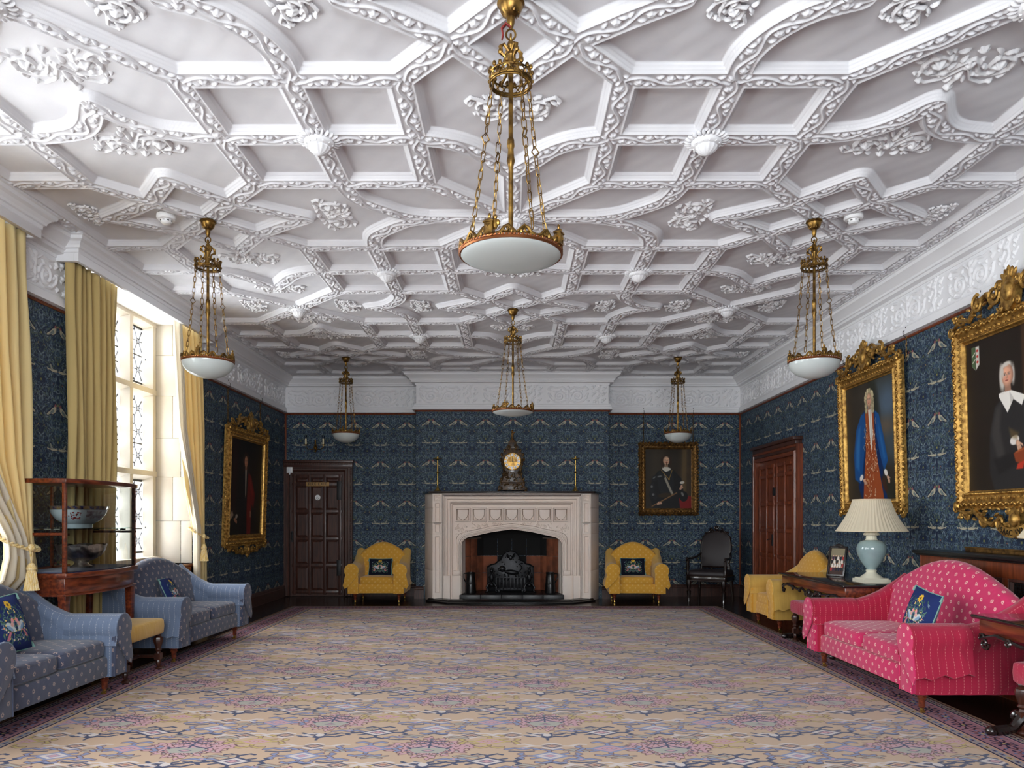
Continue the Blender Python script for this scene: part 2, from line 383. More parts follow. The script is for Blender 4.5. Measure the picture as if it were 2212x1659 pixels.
    both(perched); both(flying)
    return c
wp = wallpaper(); wp.blur(1); wp.a = wp.a*np.array([.84, .84, .85]); IM_WP = wp.image('bird_wallpaper')
M['wall'] = imat('bird_wallpaper', IM_WP, .46, .68, .62, .35, off=(0, .338))

# ---- carpet
def carpet():
    w, h = 420, 330; S = 300.0   # px per metre : 1.40 x 1.10 m
    c = Cv(w, h, (196, 168, 142), True)
    NV, LB, PK, YL, BR, WH, GN = (28, 42, 88), (124, 138, 182), (198, 154, 166), (190, 170, 100), (98, 60, 60), (212, 204, 206), (168, 168, 160)
    BG = (196, 168, 142)
    def P(cx, cy, pts): return [(cx+x*S, cy+y*S) for x, y in pts]
    def ln(cx, cy, pts, wd, col): c.line(P(cx, cy, pts), wd, col, 1, .6)
    def sym(cx, cy, pts, wd, col): ln(cx, cy, pts, wd, col); ln(cx, cy, [(-x, y) for x, y in pts], wd, col)
    def both(cx, cy, pts, wd, col, out=BR): sym(cx, cy, pts, wd+3.4, out); sym(cx, cy, pts, wd, col)
    def dia(cx, cy, rx, ry, col, out=None, k=1.3):
        q = [(0, ry), (rx, 0), (0, -ry), (-rx, 0)]
        if out: c.poly(P(cx, cy, [(x*k, y*k) for x, y in q]), out, 1, .6)
        c.poly(P(cx, cy, q), col, 1, .6)
    def medallion(cx, cy):
        r = random.Random(5); pts = []
        for k in range(96):
            a = 2*PI*k/96; d = 1/(abs(math.cos(a))/.305+abs(math.sin(a))/.20); rr = 1+.11*math.sin(12*a)+.09*math.sin(28*a+.6)
            pts.append((d*rr*math.cos(a), d*rr*math.sin(a)))
        c.poly(P(cx, cy, [(x*1.05, y*1.06) for x, y in pts]), BR, 1, .6); c.poly(P(cx, cy, pts), PK, 1, .6)
        for ring, n, jag in ((.86, 26, 1), (.66, 20, -1), (.48, 14, 1)):
            for k in range(n):
                a = 2*PI*(k+.5)/n; d = 1/(abs(math.cos(a))/.305+abs(math.sin(a))/.20)*ring; x, y = d*math.cos(a), d*math.sin(a)
                if ring == .86: c.ell(cx+x*S*1.0, cy+y*S*1.0, 4.2, 2.8, BG if k % 2 else GN, a, .6)
                ln(cx, cy, [(x-.016, y-.006*jag), (x-.004, y+.014*jag), (x+.012, y+.002), (x+.016, y-.014*jag)], 2, BR)
        c.poly(P(cx, cy, [(-.12, -.03), (-.07, .0), (.07, .0), (.12, -.03), (.07, -.10), (-.07, -.10)]), GN, 1, .7)
        for k in range(12): a = 2*PI*k/12; c.ell(cx+.125*S*math.cos(a), cy-.055*S+.065*S*math.sin(a), 3.0, 1.8, NV, a, .6)
        dia(cx, cy-.055*S, .03, .018, PK, NV)
        sym(cx, cy, [(0, .045), (.045, .01), (.10, -.01), (.13, .01)], 3.6, NV); sym(cx, cy, [(0, .055), (.05, .085), (.10, .06), (.13, .07)], 3.2, NV); sym(cx, cy, [(.0, .10), (.04, .125), (.085, .115), (.10, .135)], 3.2, NV)
        c.ell(cx, cy+.15*S, 4, 3, NV, 0, .6); ln(cx, cy, [(0, -.01), (0, .12)], 3, NV)
    def crab(cx, cy, col=NV, s=1.0, core=WH, out=None):
        def L(p, wd):
            q = [(x*s, y*s) for x, y in p]
            if out: ln(cx, cy, q, wd*s+3, out)
            ln(cx, cy, q, wd*s, col)
        for m in (1, -1):
            L([(m*.10, 0), (m*.15, 0), (m*.185, .035), (m*.165, .05)], 6); L([(m*.15, 0), (m*.185, -.035), (m*.165, -.05)], 6); L([(m*.06, m*.03), (m*.11, m*.05)], 5)
            L([(0, m*.06), (0, m*.10), (.055, m*.13), (.085, m*.115)], 6); L([(0, m*.10), (-.055, m*.13), (-.085, m*.115)], 6)
        dia(cx, cy, .092*s, .058*s, core, col, 1.34); dia(cx, cy, .04*s, .024*s, PK, col, 1.3)
        for q in range(4): c.ell(cx+(-.04+.027*q)*S*s, cy, 1.3, 1.3, (176, 90, 90), 0, .6)
    def lotus(cx, cy, col=NV):
        sym(cx, cy, [(0, -.045), (.05, -.01), (.10, -.02), (.145, .015)], 6.5, col); sym(cx, cy, [(.0, -.04), (.035, .02), (.09, .035), (.12, .06)], 6, col); sym(cx, cy, [(.02, -.02), (.025, .05), (.05, .06)], 5, col)
        c.ell(cx, cy+.015*S, .028*S, .028*S, WH, 0, .7); ln(cx, cy, [(0, -.04), (0, -.085)], 5, col)
    def small(cx, cy):
        for q in ([(-.10, 0), (-.16, .035), (-.20, .03)], [(.10, 0), (.16, .035), (.20, .03)], [(-.12, 0), (-.17, -.03)], [(.12, 0), (.17, -.03)], [(-.13, 0), (.13, 0)], [(-.05, .03), (0, .055), (.05, .03)], [(-.05, -.03), (0, -.055), (.05, -.03)]): c.line(P(cx, cy, q), 6, WH, .9, .8)
        dia(cx, cy, .050, .027, (214, 176, 150), NV, 1.4); dia(cx, cy, .02, .011, (190, 120, 90), NV, 1.3)
    def worm(cx, cy, f=1):
        q = [(f*-.10, 0), (f*-.05, .02), (0, .0), (f*.05, .02), (f*.09, -.005)]; ln(cx, cy, q, 9, BR); ln(cx, cy, q, 6, LB); c.ell(cx, cy+.015*S, 7, 6, LB, 0, .6); c.ell(cx, cy+.015*S, 3, 3, PK, 0, .6); ln(cx, cy, [(f*-.08, -.035), (0, -.045), (f*.06, -.035)], 4.4, NV)
    def grey(cx, cy):
        for q in ([(-.08, 0), (-.03, .02), (.03, 0), (.08, .02)], [(-.05, -.02), (0, .0), (.05, -.02)]): ln(cx, cy, q, 8, BR); ln(cx, cy, q, 5, GN)
    for ox, oy in ((0, 0), (w/2, h/2)):
        bx, by = 105+ox, 82+oy
        medallion(bx, by)
        lotus(bx, by-.315*S)
        crab(bx+.345*S, by-.245*S); crab(bx+.35*S, by+.12*S, YL, .95, PK, BR); small(bx+.235*S, by+.245*S); small(bx-.215*S, by-.30*S)
        crab(bx-.35*S, by-.02*S, LB, 1.0, PK, BR); crab(bx, by+.40*S, LB, .95, WH, BR); small(bx+.02*S, by+.58*S); worm(bx-.15*S, by+.52*S); grey(bx+.17*S, by+.50*S); worm(bx+.17*S, by+.33*S, -1); ln(bx, by+.24*S, [(-.05, .02), (0, .045), (.05, .02), (.08, .03)], 4.5, NV)
        worm(bx+.16*S, by-.22*S); worm(bx-.20*S, by+.20*S, -1); grey(bx+.24*S, by-.16*S); grey(bx-.12*S, by+.235*S); grey(bx-.30*S, by-.17*S); grey(bx+.16*S, by+.20*S)
    c.a = c.a*np.array([.90, .885, .87]); return c.image('carpet_field')
def carpet_border():
    w, h = 240, 200; c = Cv(w, h, (176, 128, 140), True)   # 0.8 m long x 0.42 m wide; y=0 outer edge
    NV, LB, PK, YL, BR, OR = (36, 42, 72), (104, 118, 156), (184, 136, 148), (180, 160, 108), (74, 44, 48), (192, 150, 130)
    for y0, y1, col in ((0, 10, (132, 104, 86)), (10, 16, BR), (16, 40, (150, 140, 132)), (40, 46, NV), (46, 52, PK), (52, 140, (158, 118, 128)), (140, 146, NV), (146, 153, OR), (153, 178, (160, 150, 146)), (178, 184, NV), (184, 200, (196, 168, 142))):
        c.a[y0:y1] = np.array(col)/255
    r = random.Random(2)
    for k in range(12):
        x = k*20+10
        c.ell(x, 28, 7, 6, NV if k % 2 else BR, 0, .7); c.ell(x, 28, 3, 3, PK, 0, .7); c.ell(x, 165, 7, 6, LB if k % 3 else YL, 0, .7); c.ell(x, 165, 3, 3, BR, 0, .7)
    for k in range(4):
        x = k*60+30; col = NV if k % 2 else LB
        for q in range(9):
            a = 2*PI*q/9; c.line([(x, 96), (x+24*math.cos(a), 96+30*math.sin(a))], 4, BR, 1, .6); c.ell(x+22*math.cos(a), 96+27*math.sin(a), 5, 4, NV if q % 2 else col, a, .7)
        c.ell(x, 96, 10, 11, col, 0, .7); c.ell(x, 96, 5, 5, YL, 0, .7); c.line([(x+26, 60), (x+36, 84), (x+26, 96), (x+36, 110), (x+26, 132)], 4, BR, 1, .6); c.ell(x+31, 70, 4, 4, LB, 0, .6); c.ell(x+31, 122, 4, 4, LB, 0, .6)
    return c.image('carpet_border')
M['carpet'] = imat('carpet_field', carpet(), 1.40, 1.10, .95, .1, bump=.5, off=(.1, .2), sheen=.15)
M['carpetb'] = imat('carpet_border', carpet_border(), .80, .42, .95, .1, bump=.5)

# ---- upholstery tiles
def flower_tile(name, bgc, fl, s=(.085, .085), pet=8):
    w = h = 96; c = Cv(w, h, bgc, True)
    for ox, oy in ((24, 24), (72, 72)):
        for k in range(pet): a = 2*PI*k/pet; c.ell(ox+9*math.cos(a), oy+9*math.sin(a), 5, 2.6, fl, a, 1)
        c.ell(ox, oy, 2.6, 2.6, tuple(int(v*.8) for v in bgc), 0, 1)
    return imat(name, c.image(name), s[0], s[1], .85, .2, sheen=.25, bump=.3, soft=.25)
def stripe_tile(name, bgc, fl, s=.05):
    c = Cv(64, 64, bgc, True)
    c.line([(32, 0), (32, 64)], 1.6, fl, .5)
    for k in range(6): c.ell(32, 5+k*10.67, 2.2, 3, fl, 0, 1)
    c.line([(10, 0), (10, 64)], 1, tuple(int(v*.86) for v in bgc)); c.line([(54, 0), (54, 64)], 1, tuple(int(v*.86) for v in bgc))
    return imat(name, c.image(name), s, .12, .85, .2, sheen=.25, bump=.3, soft=.5)
M['pinkf'] = flower_tile('pink_flowered_cotton', (194, 42, 92), (232, 196, 178), (.10, .105)); M['pinks'] = stripe_tile('pink_striped_cotton', (168, 30, 62), (214, 136, 130))
M['bluef'] = flower_tile('blue_flowered_cotton', (68, 74, 94), (170, 148, 140), (.105, .11)); M['blues'] = stripe_tile('blue_striped_cotton', (100, 114, 138), (172, 174, 180))
M['yelf'] = flower_tile('yellow_flowered_cotton', (212, 158, 60), (234, 200, 130), (.09, .09), 6); M['yels'] = stripe_tile('yellow_plain_cotton', (210, 168, 84), (216, 176, 96))
M['bluestool'] = stripe_tile('blue_stool_cotton', (84, 104, 136), (150, 158, 174), .04)

def cushion_img(bgc=(34, 48, 98), nm='embroidered_birds'):
    c = Cv(300, 300, bgc); r = random.Random(4)
    for k in range(110):
        x, y = r.uniform(50, 150), r.uniform(40, 240); a = r.random()*6.28; col = r.choice([(70, 104, 84), (96, 130, 120), (60, 90, 70), (120, 140, 150)])
        for X, s in ((x, 1), (300-x, -1)): c.ell(X, y, 12, 3, col, a if s > 0 else PI-a, 1)
    for k in range(16):
        x, y = r.uniform(60, 145), r.uniform(60, 235); col = r.choice([(222, 120, 110), (232, 196, 120), (230, 210, 200)])
        for X in (x, 300-x): c.ell(X, y, 5, 5, col, 0, 1); c.ell(X, y, 2, 2, (240, 220, 120))
    for k in range(9): a = k*.7; c.ell(150+15*math.cos(a), 245+15*math.sin(a), 9, 6, (226, 184, 60), a)
    c.ell(150, 245, 8, 8, (120, 80, 40))
    for s in (1, -1):
        X = lambda x: 150+s*(x-150)
        c.ell(X(110), 130, 36, 17, (196, 206, 206), s*-.7); c.ell(X(134), 162, 12, 11, (222, 150, 160)); c.poly([(X(140), 170), (X(153), 162), (X(140), 158)], (220, 160, 80))
        c.ell(X(102), 124, 26, 9, (130, 160, 190), s*-.7); c.poly([(X(92), 110), (X(60), 70), (X(76), 64), (X(104), 104)], (196, 120, 130)); c.ell(X(124), 142, 13, 12, (214, 170, 160))
        c.line([(X(118), 112), (X(120), 88)], 3, (200, 140, 90))
    return c.image(nm)
IM_CU = cushion_img()

# ---- portraits
def face(c, x, y, s, skin=(206, 160, 130), hair=None, beard=False, turn=1, wig=None):
    sh = tuple(int(v*.72) for v in skin); dk = tuple(int(v*.5) for v in skin)
    if wig:
        r = random.Random(9)
        for k in range(90):
            a = r.uniform(-.35, PI+.35); R = s*r.uniform(.95, 1.45); yy = y+R*math.sin(a)*1.15+s*.1
            q = r.uniform(.7, 1.05); c.ell(x+R*math.cos(a), yy, s*.26, s*.2, tuple(int(v*q) for v in wig), r.random()*3, s*.12)
        for k in range(90):
            sd = r.choice((-1, 1)); q = r.uniform(.62, 1); c.ell(x+sd*s*r.uniform(.85, 1.4), y-s*r.uniform(0, 2.1), s*.24, s*.18, tuple(int(v*q) for v in wig), r.random()*3, s*.12)
    if hair:
        c.ell(x, y+s*.3, s*1.15, s*1.2, hair, 0, s*.15); c.ell(x-s*.95, y-s*.5, s*.45, s*1.3, hair, .1, s*.2); c.ell(x+s*.95, y-s*.5, s*.45, s*1.3, hair, -.1, s*.2)
    c.poly([(x-s*.4, y-s*.7), (x+s*.4, y-s*.7), (x+s*.45, y-s*1.6), (x-s*.45, y-s*1.6)], sh, 1, s*.1)
    c.ell(x, y, s*.80, s*1.12, sh, 0, s*.1); c.ell(x-turn*s*.10, y+s*.03, s*.66, s*1.0, skin, 0, s*.35)
    c.ell(x-turn*s*.3, y+s*.45, s*.3, s*.3, tuple(min(255, int(v*1.1)) for v in skin), 0, s*.4, .6)
    for e in (-1, 1):
        ex = x+e*s*.30-turn*s*.08
        c.ell(ex, y+s*.12, s*.2, s*.1, sh, 0, s*.1); c.ell(ex, y+s*.10, s*.13, s*.07, (226, 214, 204), 0, s*.04); c.ell(ex, y+s*.10, s*.06, s*.065, (44, 30, 26), 0, s*.03)
        c.line([(ex-s*.17, y+s*.27), (ex+s*.17, y+s*.29)], s*.07, dk, .8, s*.05); c.ell(ex, y-s*.28, s*.2, s*.17, (214, 124, 106), 0, s*.3, .4)
    nx = x-turn*s*.12
    c.line([(nx+s*.03, y+s*.12), (nx+turn*s*.11, y-s*.22), (nx, y-s*.27)], s*.07, sh, .9, s*.06); c.ell(nx, y-s*.24, s*.12, s*.07, tuple(int(v*.85) for v in skin), 0, s*.06)
    c.ell(nx, y-s*.5, s*.22, s*.065, (156, 74, 66), 0, s*.05); c.line([(nx-s*.2, y-s*.5), (nx+s*.2, y-s*.5)], s*.03, (96, 44, 40), 1, s*.03)
    if beard:
        c.line([(nx-s*.34, y-s*.38), (nx, y-s*.36), (nx+s*.34, y-s*.38)], s*.12, (92, 58, 36), 1, s*.06); c.ell(nx, y-s*.86, s*.15, s*.32, (88, 56, 36), 0, s*.1)
def hand(c, x, y, s, a, skin=(206, 162, 134)):
    sh = tuple(int(v*.7) for v in skin); ca, sa = math.cos(a), math.sin(a)
    R = lambda u, v: (x+(u*ca-v*sa)*s, y+(u*sa+v*ca)*s)
    c.ell(*R(0, 0), s*.5, s*.36, sh, a, s*.1); c.ell(*R(0, .04), s*.44, s*.3, skin, a, s*.12)
    for k, (v, l) in enumerate(((.25, .75), (.08, .9), (-.1, .85), (-.26, .65))):
        c.line([R(.35, v), R(.35+l*.55, v*1.1), R(.35+l, v*1.0-.1)], s*.2, sh, 1, s*.06); c.line([R(.35, v+.02), R(.35+l*.55, v*1.1+.02), R(.32+l, v*1.0-.08)], s*.14, skin, 1, s*.08)
    c.line([R(.0, .25), R(.3, .55), R(.55, .62)], s*.2, skin, 1, s*.08)
def noise_bg(c, amp=.05, n=60):
    r = np.random.default_rng(1)
    for k in range(n):
        col = tuple(np.clip(c.a[int(r.integers(0, c.h)), int(r.integers(0, c.w))]*255*(1+r.uniform(-amp, amp)*4), 0, 255))
        c.ell(r.uniform(0, c.w), r.uniform(0, c.h), r.uniform(20, 60), r.uniform(15, 40), col, r.random()*3, 25, .35)
def p_blue():   # standing man in blue velvet coat over a long embroidered orange waistcoat
    c = Cv(400, 470, (52, 46, 38)); noise_bg(c, .08)
    c.poly([(230, 470), (400, 470), (400, 120), (320, 160), (280, 300)], (66, 74, 78), 1, 60); c.ell(340, 370, 60, 50, (84, 104, 126), 0, 50, .7); c.ell(320, 280, 60, 30, (120, 92, 66), 0, 40, .5); c.poly([(250, 470), (275, 340), (262, 200), (290, 90), (400, 60), (400, 0), (180, 0), (200, 470)], (38, 40, 30), .8, 30)
    B, BL, BD = (22, 74, 132), (50, 116, 176), (12, 40, 84)
    c.poly([(120, 0), (90, 60), (112, 200), (104, 300), (140, 350), (190, 372), (236, 350), (272, 300), (300, 200), (290, 100), (320, 0)], BD, 1, 6)
    c.poly([(128, 0), (140, 90), (160, 200), (158, 340), (190, 368), (232, 340), (240, 200), (270, 90), (296, 0)], (150, 72, 36), 1, 4)
    c.poly([(62, 90), (58, 190), (84, 290), (128, 345), (160, 350), (168, 280), (150, 200), (128, 110), (110, 70)], B, 1, 6)
    c.poly([(74, 140), (80, 220), (104, 290), (120, 300), (108, 200), (100, 120)], BL, .7, 14)
    c.poly([(240, 350), (272, 330), (300, 250), (330, 150), (300, 110), (270, 180), (246, 260)], B, 1, 6); c.poly([(262, 300), (290, 240), (312, 160), (300, 150), (272, 240)], BL, .5, 12)
    r = random.Random(6)
    for k in range(150):
        y = r.uniform(4, 300); x = r.uniform(146, 250)+(-14 if y < 90 else 0); col = r.choice([(214, 190, 160), (186, 110, 60), (104, 44, 26), (224, 208, 190)])
        c.ell(x, y, r.uniform(2, 5), r.uniform(1, 2.4), col, r.random()*3, 1)
        if k % 4 == 0: c.line([(x, y), (x+r.uniform(-10, 10), y+12), (x+r.uniform(-8, 8), y+22)], 1.6, (210, 186, 156))
    for k in range(12): c.ell(168, 60+k*22, 3, 3, (210, 170, 100))
    c.poly([(186, 372), (214, 372), (222, 260), (206, 190), (196, 262)], (222, 216, 204), 1, 4); c.poly([(200, 372), (210, 372), (212, 262), (206, 210)], (180, 172, 160), .8, 4)
    face(c, 198, 396, 24, wig=(206, 192, 150))
    c.ell(118, 94, 17, 11, (222, 216, 206), .5, 3); hand(c, 138, 82, 19, -.6); c.ell(312, 104, 15, 11, (222, 216, 206), -.8, 3); hand(c, 326, 84, 19, -1.0)
    c.ell(300, 60, 14, 36, (60, 36, 26), .5, 6)
    c.blur(1); return c.image('portrait_blue_coat')
def p_black():  # seated elderly man in black with a broad white collar
    c = Cv(470, 490, (40, 30, 24)); noise_bg(c, .06)
    c.poly([(0, 0), (0, 490), (250, 490), (250, 0)], (34, 27, 22), .8, 20); c.poly([(250, 490), (280, 490), (290, 0), (258, 0)], (62, 44, 30), 1, 8); c.poly([(290, 490), (470, 490), (470, 0), (300, 0)], (40, 52, 72), 1, 20)
    c.ell(400, 190, 80, 46, (170, 180, 196), 0, 30, .8); c.ell(380, 130, 70, 20, (60, 84, 70), 0, 20)
    c.line([(330, 0), (340, 180), (372, 330), (360, 490)], 12, (50, 38, 28), 1, 5)
    for k in range(26): c.ell(340+(k*37) % 100, 300+(k*53) % 180, 22, 14, (36, 46, 38), k, 12, .7)
    c.poly([(30, 470), (66, 470), (66, 410), (48, 394), (30, 410)], (206, 200, 188), 1, 3); c.poly([(30, 470), (48, 470), (48, 396), (30, 410)], (74, 96, 64), 1, 2)
    c.line([(48, 470), (48, 396)], 2, (60, 50, 40)); [c.ell(57, 456-k*18, 5, 4, (176, 50, 40)) for k in range(3)]; c.line([(32, 440), (46, 452)], 3, (220, 214, 200)); c.line([(34, 420), (46, 430)], 3, (220, 214, 200));
    BK = (40, 38, 38)
    c.poly([(100, 60), (104, 180), (130, 262), (176, 292), (240, 280), (290, 220), (320, 120), (330, 0), (120, 0)], BK, 1, 6)
    c.poly([(112, 180), (136, 256), (160, 270), (150, 190), (170, 110), (140, 90)], (66, 62, 60), .7, 16); c.poly([(250, 250), (286, 200), (300, 130), (270, 150)], (62, 58, 56), .6, 16)
    c.poly([(120, 100), (230, 118), (240, 84), (140, 50)], (30, 28, 28), .8, 10)
    c.poly([(150, 300), (196, 306), (262, 278), (246, 250), (212, 274), (186, 236), (150, 290)], (228, 224, 216), 1, 2); c.poly([(196, 300), (214, 276), (200, 262)], (180, 176, 170), .8, 3)
    c.ell(166, 344, 12, 40, (196, 190, 180), .05, 8); c.ell(213, 350, 8, 30, (180, 174, 166), 0, 6); c.ell(188, 380, 20, 12, (200, 194, 184), 0, 6)
    face(c, 190, 350, 30, (216, 160, 132))
    c.ell(186, 384, 17, 6, (204, 198, 188), .2, 6); c.ell(168, 366, 6, 20, (196, 190, 180), .1, 5)
    c.ell(212, 150, 20, 14, (220, 214, 206), .3, 3); hand(c, 226, 138, 24, -1.2); c.poly([(206, 110), (262, 132), (292, 96), (284, 64), (214, 84)], (128, 58, 30), 1, 5); c.poly([(222, 78), (250, 86), (244, 62), (216, 62)], (176, 52, 34), 1, 4)
    c.line([(214, 112), (280, 128)], 4, (172, 92, 48), .8, 3); c.poly([(190, 190), (230, 170), (222, 150), (196, 160)], (110, 88, 50), .6, 10)
    c.blur(1); return c.image('portrait_white_collar')
def p_armour():  # man in dark armour holding a baton
    c = Cv(400, 530, (60, 48, 34)); noise_bg(c, .06)
    c.poly([(0, 0), (0, 530), (300, 530), (300, 0)], (40, 34, 26), .8, 50); c.poly([(320, 530), (360, 530), (350, 150), (310, 150)], (96, 78, 50), .8, 20); c.poly([(60, 530), (180, 530), (140, 300), (40, 280)], (62, 54, 40), .6, 50)
    c.poly([(230, 0), (400, 0), (400, 110), (300, 120), (240, 60)], (120, 24, 24), 1, 8)
    AR, AL = (30, 32, 34), (120, 122, 120)
    c.poly([(70, 0), (36, 120), (60, 260), (110, 330), (170, 356), (250, 340), (310, 270), (330, 150), (290, 90), (300, 0)], (24, 24, 26), 1, 8)
    c.poly([(110, 320), (170, 350), (240, 330), (250, 220), (230, 110), (150, 100), (110, 200)], AR, 1, 8)
    c.poly([(150, 300), (170, 304), (244, 130), (226, 120)], (150, 144, 130), 1, 5)
    for (x, y, rx, ry, a) in ((84, 270, 30, 22, .6), (62, 190, 20, 44, -.1), (74, 120, 22, 44, .5), (130, 280, 40, 30, .2)): c.ell(x, y, rx, ry, AR, a, 4); c.ell(x-4, y+6, rx*.5, ry*.25, AL, a, 5, .8); c.line([(x-rx*.7, y-ry*.3), (x+rx*.7, y-ry*.2)], 2, (8, 8, 8))
    c.ell(170, 120, 60, 20, (60, 44, 20), .1, 10, .7); c.ell(330, 110, 36, 46, (22, 22, 24), 0, 5); c.ell(320, 130, 10, 20, (130, 130, 126), .4, 5, .8)
    c.poly([(146, 372), (214, 368), (222, 344), (180, 326), (150, 344)], (206, 200, 186), 1, 4); c.line([(140, 340), (190, 280), (206, 262), (220, 300), (232, 340)], 4, (170, 130, 60), 1, 2); c.ell(206, 262, 6, 8, (190, 150, 70))
    face(c, 182, 424, 34, (206, 166, 136), hair=(50, 34, 24), beard=True, turn=-1)
    c.line([(60, 22), (270, 140)], 11, (110, 80, 50), 1, 3); c.line([(60, 26), (270, 144)], 3, (160, 120, 80), .7, 2)
    hand(c, 112, 44, 26, .3); hand(c, 312, 200, 26, -1.9); c.ell(318, 232, 20, 12, (200, 194, 180), .2, 4)
    c.blur(1); return c.image('portrait_armour')
def p_red():    # man in long wig, dark robe and red sleeve, very dark picture
    c = Cv(400, 460, (26, 22, 18)); noise_bg(c, .06)
    c.poly([(0, 460), (110, 460), (90, 100), (0, 100)], (44, 22, 16), .8, 40)
    c.poly([(130, 0), (130, 160), (160, 290), (200, 330), (250, 310), (300, 230), (320, 100), (300, 0)], (24, 20, 20), 1, 8)
    c.poly([(225, 310), (262, 290), (316, 200), (300, 130), (276, 150), (270, 0), (222, 0), (214, 150)], (104, 26, 20), 1, 8); c.poly([(250, 280), (300, 200), (280, 190), (244, 250)], (136, 40, 30), .6, 12)
    c.poly([(184, 330), (206, 330), (204, 200), (194, 180)], (150, 140, 124), 1, 5)
    face(c, 196, 356, 25, (176, 122, 92), wig=(58, 42, 32), turn=1)
    hand(c, 80, 74, 24, -.4, (150, 104, 80)); c.poly([(20, 90), (50, 120), (66, 96), (34, 74)], (150, 130, 110), 1, 4); hand(c, 262, 110, 20, -1.4, (150, 104, 80)); c.ell(100, 90, 14, 10, (150, 140, 130), .4, 4)
    c.blur(1); return c.image('portrait_red_sleeve')
def pmat(name, img): return imat(name, img, 1, 1, .5, .25, 'EXTEND')
def group_photo():
    c = Cv(120, 200, (90, 84, 70)); c.a[:60] = np.array((60, 40, 34))/255; c.a[140:] = np.array((130, 120, 96))/255; r = random.Random(1)
    for row in range(4):
        for k in range(5):
            x, y = 16+k*22+(row % 2)*8, 40+row*28; c.ell(x, y, 9, 16, r.choice([(30, 26, 30), (150, 40, 40), (20, 24, 50), (210, 200, 190), (60, 30, 60)]), 0, 2); c.ell(x, y+17, 5, 6, (206, 160, 130))
    return c.image('group_photograph')
# ================================================================ the room shell
def panel(name, corners, mt, parent=None, uvs=None):     # one quad with metre UVs
    me = bpy.data.meshes.new(name); me.from_pydata(corners, [], [(0,1,2,3)]); me.materials.append(mt)
    if uvs is None: boxuv(me)
    else:
        l = me.uv_layers.new(name='UVMap')
        for i, q in enumerate(uvs): l.data[i].uv = q
    o = bpy.data.objects.new(name, me); COL.objects.link(o)
    if parent is not None: o.parent = parent
    return o
m = MB(); m.box(XL-.9, XR+.3, YN-.3, YB+.4, -.12, 0); struct(m.build('floor', M['boards'], smooth=0))
# back wall with chimney breast (hole for the fireplace recess)
m = MB(); m.box(XL-.9, XR+.3, YB, YB+.2, 0, 4.1); struct(m.build('wall_back', M['wall'], uv=True, smooth=0))
m = MB(); FX0, FX1 = -.90, .84
m.box(BX0, FX0, BY, YB-.001, 0, 3.83); m.box(FX1, BX1, BY, YB-.001, 0, 3.83); m.box(FX0, FX1, BY, YB-.001, 1.25, 3.83)
struct(m.build('wall_breast', M['wall'], uv=True, smooth=0))
m = MB(); m.box(XR, XR+.2, YN-.2, YB+.2, 0, 4.1); struct(m.build('wall_right', M['wall'], uv=True, smooth=0))
m = MB(); m.box(XL-.9, -2.33, YN-.3, YN, 0, 4.1); m.box(2.33, XR+.2, YN-.3, YN, 0, 4.1); m.box(-2.33, 2.33, YN-.3, YN, 0, 1.0); m.box(-2.33, 2.33, YN-.3, YN, 3.5, 4.1); struct(m.build('wall_front', M['wall'], uv=True, smooth=0))
wf = sroot('window_4', (0, YN-.2, 0))  # unseen window, added behind the camera to light the room
for k in range(7): m = MB(); m.box(-2.33+k*.775-.06, -2.33+k*.775+.06, -.08, .08, 1.0, 3.5); m.build('mullion', M['ashlar'], wf, bev=.02)
for z in (1.03, 1.9, 2.7, 3.47): m = MB(); m.box(-2.33, 2.33, -.075, .075, z-.06, z+.06); m.build('transom', M['ashlar'], wf, bev=.02)
for k in range(6): panel('pane', [(-2.33+k*.775+.05, 0, 1.05), (-2.33+(k+1)*.775-.05, 0, 1.05), (-2.33+(k+1)*.775-.05, 0, 3.45), (-2.33+k*.775+.05, 0, 3.45)], M['glass'], wf)
# left wall: piers between the windows, spandrels under them
m = MB(); ys = [YB+.2]+[v for ab in WIN for v in (ab[1], ab[0])]+[YN-.2]
for k in range(0, len(ys), 2): m.box(XL-.22, XL, ys[k+1]+.006, ys[k]-.006, 0, 4.1)
for a, b in WIN: m.box(XL-.22, XL-.0005, a, b, 0, .80); m.box(-4.66, XL-.2, b+.142, b+.34, 0, 4.1); m.box(-4.66, XL-.2, a-.34, a-.142, 0, 4.1)
struct(m.build('wall_left', M['wall'], uv=True, smooth=0))

